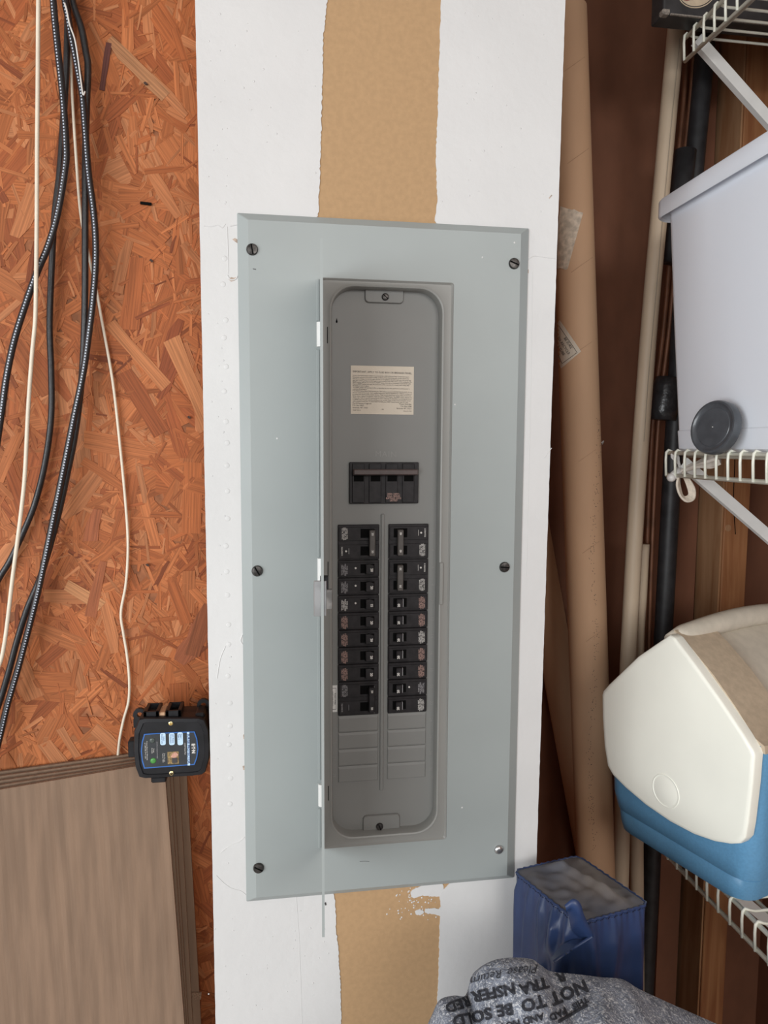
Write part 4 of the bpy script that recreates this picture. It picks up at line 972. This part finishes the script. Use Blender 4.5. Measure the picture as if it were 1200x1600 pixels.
# ------------------------------------------------------------------ cooler on the lowest shelf
e1 = V(-.326, .945, 0).normalized(); e2 = V(.945, .326, 0).normalized()
zsh = ZC-.456+.0068
ray_b = ray(1162, 1432); Ob = atz(1162, 1433, zsh)           # near bottom corner of the end wall
gn = e2
def gp(px, py, push=0.):
    q = atplane(px, py, Ob-e2*push, gn); return q
def gl(px, py): q = gp(px, py)-Ob; return (q.dot(e1), q.z)
ck = thing('cooler', (Ob+e1*.13+e2*.18)*1.0, 'small blue picnic cooler with cream tent-shaped lid on the lowest shelf', 'cooler')
def G(a, h, l=0.): return Ob+e1*a+V(0, 0, h)+e2*l
eR = gl(1182, 1176); eL = gl(945, 1077); ap = gl(1050, 991); wg = eL[0]-eR[0]; LC = .36
# body: rounded rectangle in plan, tapering to the foot, with a step line
a0, a1 = eR[0]-.004, eL[0]+.002; H = (eR[1]+eL[1])/2
def plan(in_, h, r): 
    out = []; x0, x1, l0, l1 = a0+in_, a1-in_, in_*.6+.004, LC-in_*.6
    for cx, cy, s0 in ((x1-r, l1-r, 0), (x0+r, l1-r, 90), (x0+r, l0+r, 180), (x1-r, l0+r, 270)):
        for k in range(7):
            a = math.radians(s0+90*k/6); out.append(G(cx+r*math.cos(a), h, cy+r*math.sin(a)))
    return out
o = obj('body', loops(NB(), [plan(.030, 0, .03), plan(.018, .005, .03), plan(.015, .016, .03), plan(.013, .034, .03), plan(.0145, .0355, .03), plan(.011, .037, .03), plan(.006, .06, .028), plan(.001, H-.002, .022), plan(.001, H+.004, .022)], True, True), MT['cooler_blue'], ck, smooth=True)
o.data.set_sharp_from_angle(angle=math.radians(50))
# lid: tent section
def tent(k=1., dz_=0., base=None):
    A_ = [(eR[0]-.004, H-.004), (eR[0]-.002, H+.006)]
    for t in (.08, .3, .55, .8, .94): A_.append((eR[0]+(ap[0]-eR[0])*t, eR[1]+(ap[1]-eR[1])*t+.010*math.sin(math.pi*t)))
    A_ += [(ap[0]+.006, ap[1]+.003)]
    for t in (.9, .7, .45, .2): A_.append((eL[0]+(ap[0]-eL[0])*t, eL[1]+(ap[1]-eL[1])*t+.012*math.sin(math.pi*t)))
    A_ += [(eL[0]+.001, H+.006), (eL[0]+.002, H-.004)]
    c_ = ((eR[0]+eL[0])/2, H)
    return [(c_[0]+(p[0]-c_[0])*k, c_[1]+(p[1]-c_[1])*k+dz_) for p in A_]
def lidpart(name, l0, l1, k, m, parent=ck):
    T = tent(k); bm = NB(); loops(bm, [[G(a, h, l0) for a, h in T], [G(a, h, l1) for a, h in T]], True, True)
    o = obj(name, bm, MT[m], parent, smooth=True); o.data.set_sharp_from_angle(angle=math.radians(32)); return o
lidpart('lid', .012, .086, 1.0, 'cooler_top'); lidpart('lid_recess', .080, LC-.085, .90, 'cooler_handle'); lidpart('lid_end', LC-.09, LC-.006, 1.0, 'cooler_top')
# end plate with the rounded lower edge, pivot button in it
plate = [(945, 1079), (955, 1068), (1000, 1025), (1035, 1001), (1050, 991.5), (1058, 997), (1092, 1042), (1130, 1095), (1165, 1147), (1180, 1172), (1182.5, 1180), (1179, 1225), (1172, 1285), (1168, 1308), (1160, 1317), (1145, 1318), (1120, 1314), (1088, 1303), (1050, 1283), (1012, 1257), (980, 1230), (960, 1210), (952, 1196), (947, 1165), (944, 1120), (943.5, 1085)]
base = [gp(px, py, .0) for px, py in plate]; cpl = sum(base, V(0, 0, 0))/len(base)
def shr(k, push): return [cpl+(p-cpl)*k-e2*push for p in base]
o = obj('end_plate', loops(NB(), [shr(1.0, -.012), shr(1.0, .0015), shr(.996, .0032), shr(.985, .0045), shr(.95, .0050)], True, True), MT['cooler_white'], ck, smooth=True)
o.data.set_sharp_from_angle(angle=math.radians(60))
q = gp(1040, 1236, .0050)
obj('pivot_button', disc(NB(), q, -e2, [(.0235, -.001), (.0232, .0006), (.0222, .0008), (.0218, -.0002), (.0200, .0003), (.004, .0014)], 36), MT['cooler_white'], ck, smooth=True)
# carrying handle along the ridge
hs = []
for t in range(13):
    l = .006+t*(LC-.03)/12; lift = .000+.018*math.sin(math.pi*min(1, max(0, l/LC))); hs.append(G(ap[0]+.008, ap[1]-.013+lift, l))
bm = NB(); tube(bm, hs, [.010]+[.0155]*11+[.010], 16, flat=1.0)
obj('handle', bm, MT['cooler_handle'], ck, smooth=True)

# ------------------------------------------------------------------ blue nylon bag standing on the floor
LCn = at(803, 1360, -.038); zt = LCn.z
NCn, RCn, BCn = atz(906, 1441, zt), atz(1014, 1412, zt), atz(925, 1340, zt)
bgr = thing('nylon_bag', V((LCn.x+RCn.x)/2, (NCn.y+BCn.y)/2, 0), 'tall navy blue nylon bag with dusty square top standing below the panel', 'bag')
BCn = LCn+RCn-NCn
corners = [LCn, NCn, RCn, BCn]
cc = sum(corners, V(0, 0, 0))/4
def bagpt(s, z):      # s in 0..4 round the square
    i = int(s) % 4; f = s-int(s); a, b = corners[i], corners[(i+1) % 4]; p = a.lerp(b, f)
    # round the corners a little
    e = min(f, 1-f); rnd_ = max(0, .10-e)/.10; p = p.lerp(cc, .055*rnd_**2)
    d = zt-z; nrm = (p-cc).normalized()
    bulge = .004*math.sin(math.pi*f)*min(1, d/.05)
    fold = 0
    if i == 0:
        for f0, sl, am, wd in ((.10, .35, .006, .045), (.30, -.3, .005, .04), (.46, .9, .005, .05), (.64, 1.4, .008, .06), (.86, -1.2, .011, .07), (.75, -2.2, .007, .06)):
            x = f-f0-sl*d; fold += am*math.exp(-(x/wd)**2)*min(1, d/.02)
    elif i == 1:
        for f0, sl, am, wd in ((.15, .9, .007, .07), (.5, -1.4, .006, .09), (.8, .6, .004, .07)):
            x = f-f0-sl*d; fold += am*math.exp(-(x/wd)**2)*min(1, d/.03)
    out = p+nrm*(bulge+fold+.03*min(d, .3)*.25)
    pucker = .0012*math.sin(f*70)*math.exp(-d/.012)
    out += nrm*pucker; out.z = z; return out
bm = NB(); NS = 192; zs = [zt-.0005-.0025*k for k in range(60)]; zs += [zs[-1]-.02*k for k in range(1, 200) if zs[-1]-.02*k > .01]+[.004]
rows = [[bm.verts.new(bagpt(4*k/NS, z)) for k in range(NS)] for z in zs]
for i in range(len(rows)-1):
    for k in range(NS): bm.faces.new((rows[i][k], rows[i][(k+1) % NS], rows[i+1][(k+1) % NS], rows[i+1][k]))
obj('sides', bm, MT['nylon'], bgr, smooth=True)
from mathutils import noise as mn
bm = NB(); n_ = 40; G_ = []
for j in range(n_+1):
    row = []
    for i in range(n_+1):
        u, v = i/n_, j/n_; p = LCn.lerp(NCn, u).lerp(BCn.lerp(RCn, u), v); ed = min(u, 1-u, v, 1-v)
        q = cc+(p-cc)*(1.0 if ed > .02 else .995)
        cr = min((u-.5)**2+(v-.5)**2, .5); corner = max(0, .25-math.hypot(min(u, 1-u), min(v, 1-v)))/.25
        q = q.lerp(cc, .055*max(0, 1-math.hypot(min(u, 1-u), min(v, 1-v))/.10)**2)
        h = .006*math.sin(math.pi*min(1, ed*4)/2)*(.6+.8*mn.noise(V(u*3, v*3, 1)))+.004*mn.noise(V(u*8, v*5, 3))*min(1, ed*8)
        h += .008*max(0, 1-abs(v-.62-.25*(u-.5))/.12)*min(1, ed*5)
        row.append(bm.verts.new(V(q.x, q.y, zt-.0004+h)))
    G_.append(row)
for j in range(n_):
    for i in range(n_): bm.faces.new((G_[j][i], G_[j][i+1], G_[j+1][i+1], G_[j+1][i]))
obj('top_panel', bm, MT['nylontop'], bgr, smooth=True, label='dusty grey-blue top')
sm = [bagpt(4*k/120, zt-.0006)+(bagpt(4*k/120, zt-.0006)-cc).normalized()*.0004 for k in range(121)]
obj('seam_piping', tube(NB(), sm, .0014, 8), MT['nylon'], bgr, smooth=True)
bm = NB()
for k in range(150):
    s = 4*k/150; a, b = bagpt(s, zt-.0035), bagpt((s+.012) % 4, zt-.0035); nn = (a-cc); nn.z = 0; nn.normalize(); tube(bm, [a+nn*.0004, b+nn*.0004], .0005, 4)
obj('stitching', bm, MT['stitch'], bgr)
# pinched fold of cloth at the near corner
bm = NB(); rows = []
K = [(884, 1418), (897, 1408), (907, 1412), (912, 1428), (920, 1446), (927, 1462), (918, 1470), (900, 1482), (880, 1495), (866, 1505)]
K2 = [(880, 1424), (886, 1425), (890, 1438), (893, 1452), (905, 1466), (912, 1466), (905, 1466), (890, 1470), (874, 1480), (860, 1498)]
out = []
for (a, b) in zip(K, K2):
    P = at(a[0], a[1], NCn.y-.010); Q = at(b[0], b[1], NCn.y+.004); mid = (P+Q)/2+V(0, -.004, 0); rows.append([P+V(0, .004, 0), P, mid, Q])
R_ = [smoothpts([r[k] for r in rows], 4) for k in range(4)]
vv = [[bm.verts.new(p) for p in r] for r in R_]
for k in range(3):
    for i in range(len(vv[0])-1): bm.faces.new((vv[k][i], vv[k][i+1], vv[k+1][i+1], vv[k+1][i]))
obj('pinched_fold', bm, MT['nylon'], bgr, smooth=True)

# ------------------------------------------------------------------ grey moving pad heaped in front
sil = [(648, 1668), (668, 1610), (678, 1586), (690, 1563), (712, 1556), (729, 1557), (735, 1545), (741, 1524), (760, 1507), (788, 1497), (828, 1498), (845, 1508), (862, 1518), (900, 1522), (940, 1527), (972, 1530), (1000, 1546), (1050, 1569), (1100, 1591), (1160, 1618), (1230, 1655)]
YP = -.20
top = smoothpts([at(a, b, YP) for a, b in sil], 8)
bm = NB(); NV = 46; cols_ = []
for i, p in enumerate(top):
    s = i/(len(top)-1); col_ = []
    for j in range(-10, NV+1):
        if j < 0:
            t = -j/10; q = V(p.x, p.y+.05*math.sin(t*math.pi/2), p.z-(p.z-.004)*t**2.2)
        else:
            t = j/NV; q = V(p.x-.02*t, p.y-.30*t**.9, p.z-.012*math.sin(min(1, t*6)*math.pi/2)*0-.05*t-.55*t**2.2); q.z = max(.004, q.z)
            a = mn.noise(V(q.x*14, q.y*14, .3))*.012+mn.noise(V(q.x*40, q.y*40, 4))*.003
            q.z += a*min(1, t*5)
            # fold running down from the crest and the crevice beside the left lobe
            x = (q.x-(top[60].x+.10*t*1.0)); fold = math.exp(-(x/.012)**2)
            q.z -= .012*fold*min(1, t*8)
            x2 = q.x-at(735, 1560, YP).x+.02*t; q.z -= .020*math.exp(-(x2/.007)**2)*min(1, .3+t*6)
            x4 = q.x-(top[95].x+.05*t); q.z -= .007*math.exp(-(x4/.006)**2)*min(1, t*7)
            x5 = q.x-(top[112].x-.16*t); q.z += .006*math.exp(-(x5/.008)**2)*min(1, t*7)
            x3 = q.x-(top[120].x-.25*t); q.z += .008*math.exp(-(x3/.02)**2)*min(1, t*6)
        col_.append(bm.verts.new(q))
    cols_.append(col_)
for i in range(len(cols_)-1):
    for j in range(len(cols_[0])-1): bm.faces.new((cols_[i][j], cols_[i+1][j], cols_[i+1][j+1], cols_[i][j+1]))
pad = tag(obj('moving_pad', bm, MT['felt'], smooth=True), 'grey felt moving pad with upside-down black lettering heaped below the blue bag', 'moving pad')
pv = bvh_of(pad); bm = NB()
for s, px, py, an, sz, kw in (('NOT', 888, 1551, 158, 28, {}), ('TO', 833, 1568, 165, 27, {}), ('BE', 789, 1578, 170, 25, {}), ('SOLD', 738, 1590, 166, 25, {}),
                              ('R', 876, 1527, 160, 22, {}), ('TRA', 834, 1541, 164, 24, {}), ('NSFER', 772, 1551, 168, 24, {}), ('RED', 716, 1570, 160, 22, {}), ('THIS', 906, 1568, 152, 13, {}), ('PAD', 871, 1585, 154, 15, {}), ('AND NOT', 815, 1597, 165, 15, {}),
                              ('Please', 818, 1517, 172, 19, {'ital': .4, 'bold': -.005}), ('Return', 762, 1527, 165, 18, {'ital': .4, 'bold': -.005})):
    k = {'bold': .035}; k.update(kw); print_on(bm, pv, s, px, py, an, sz, 2, .0011, **k)
if len(bm.verts): obj('lettering', bm, MT['feltink'], pad)
P = [onto(pv, 872+k*9, 1597-k*5.0, .001) for k in range(6)]; P = [p for p in P if p]
if len(P) > 2: obj('printed_line', tube(NB(), P, .0012, 6), MT['feltink'], pad)
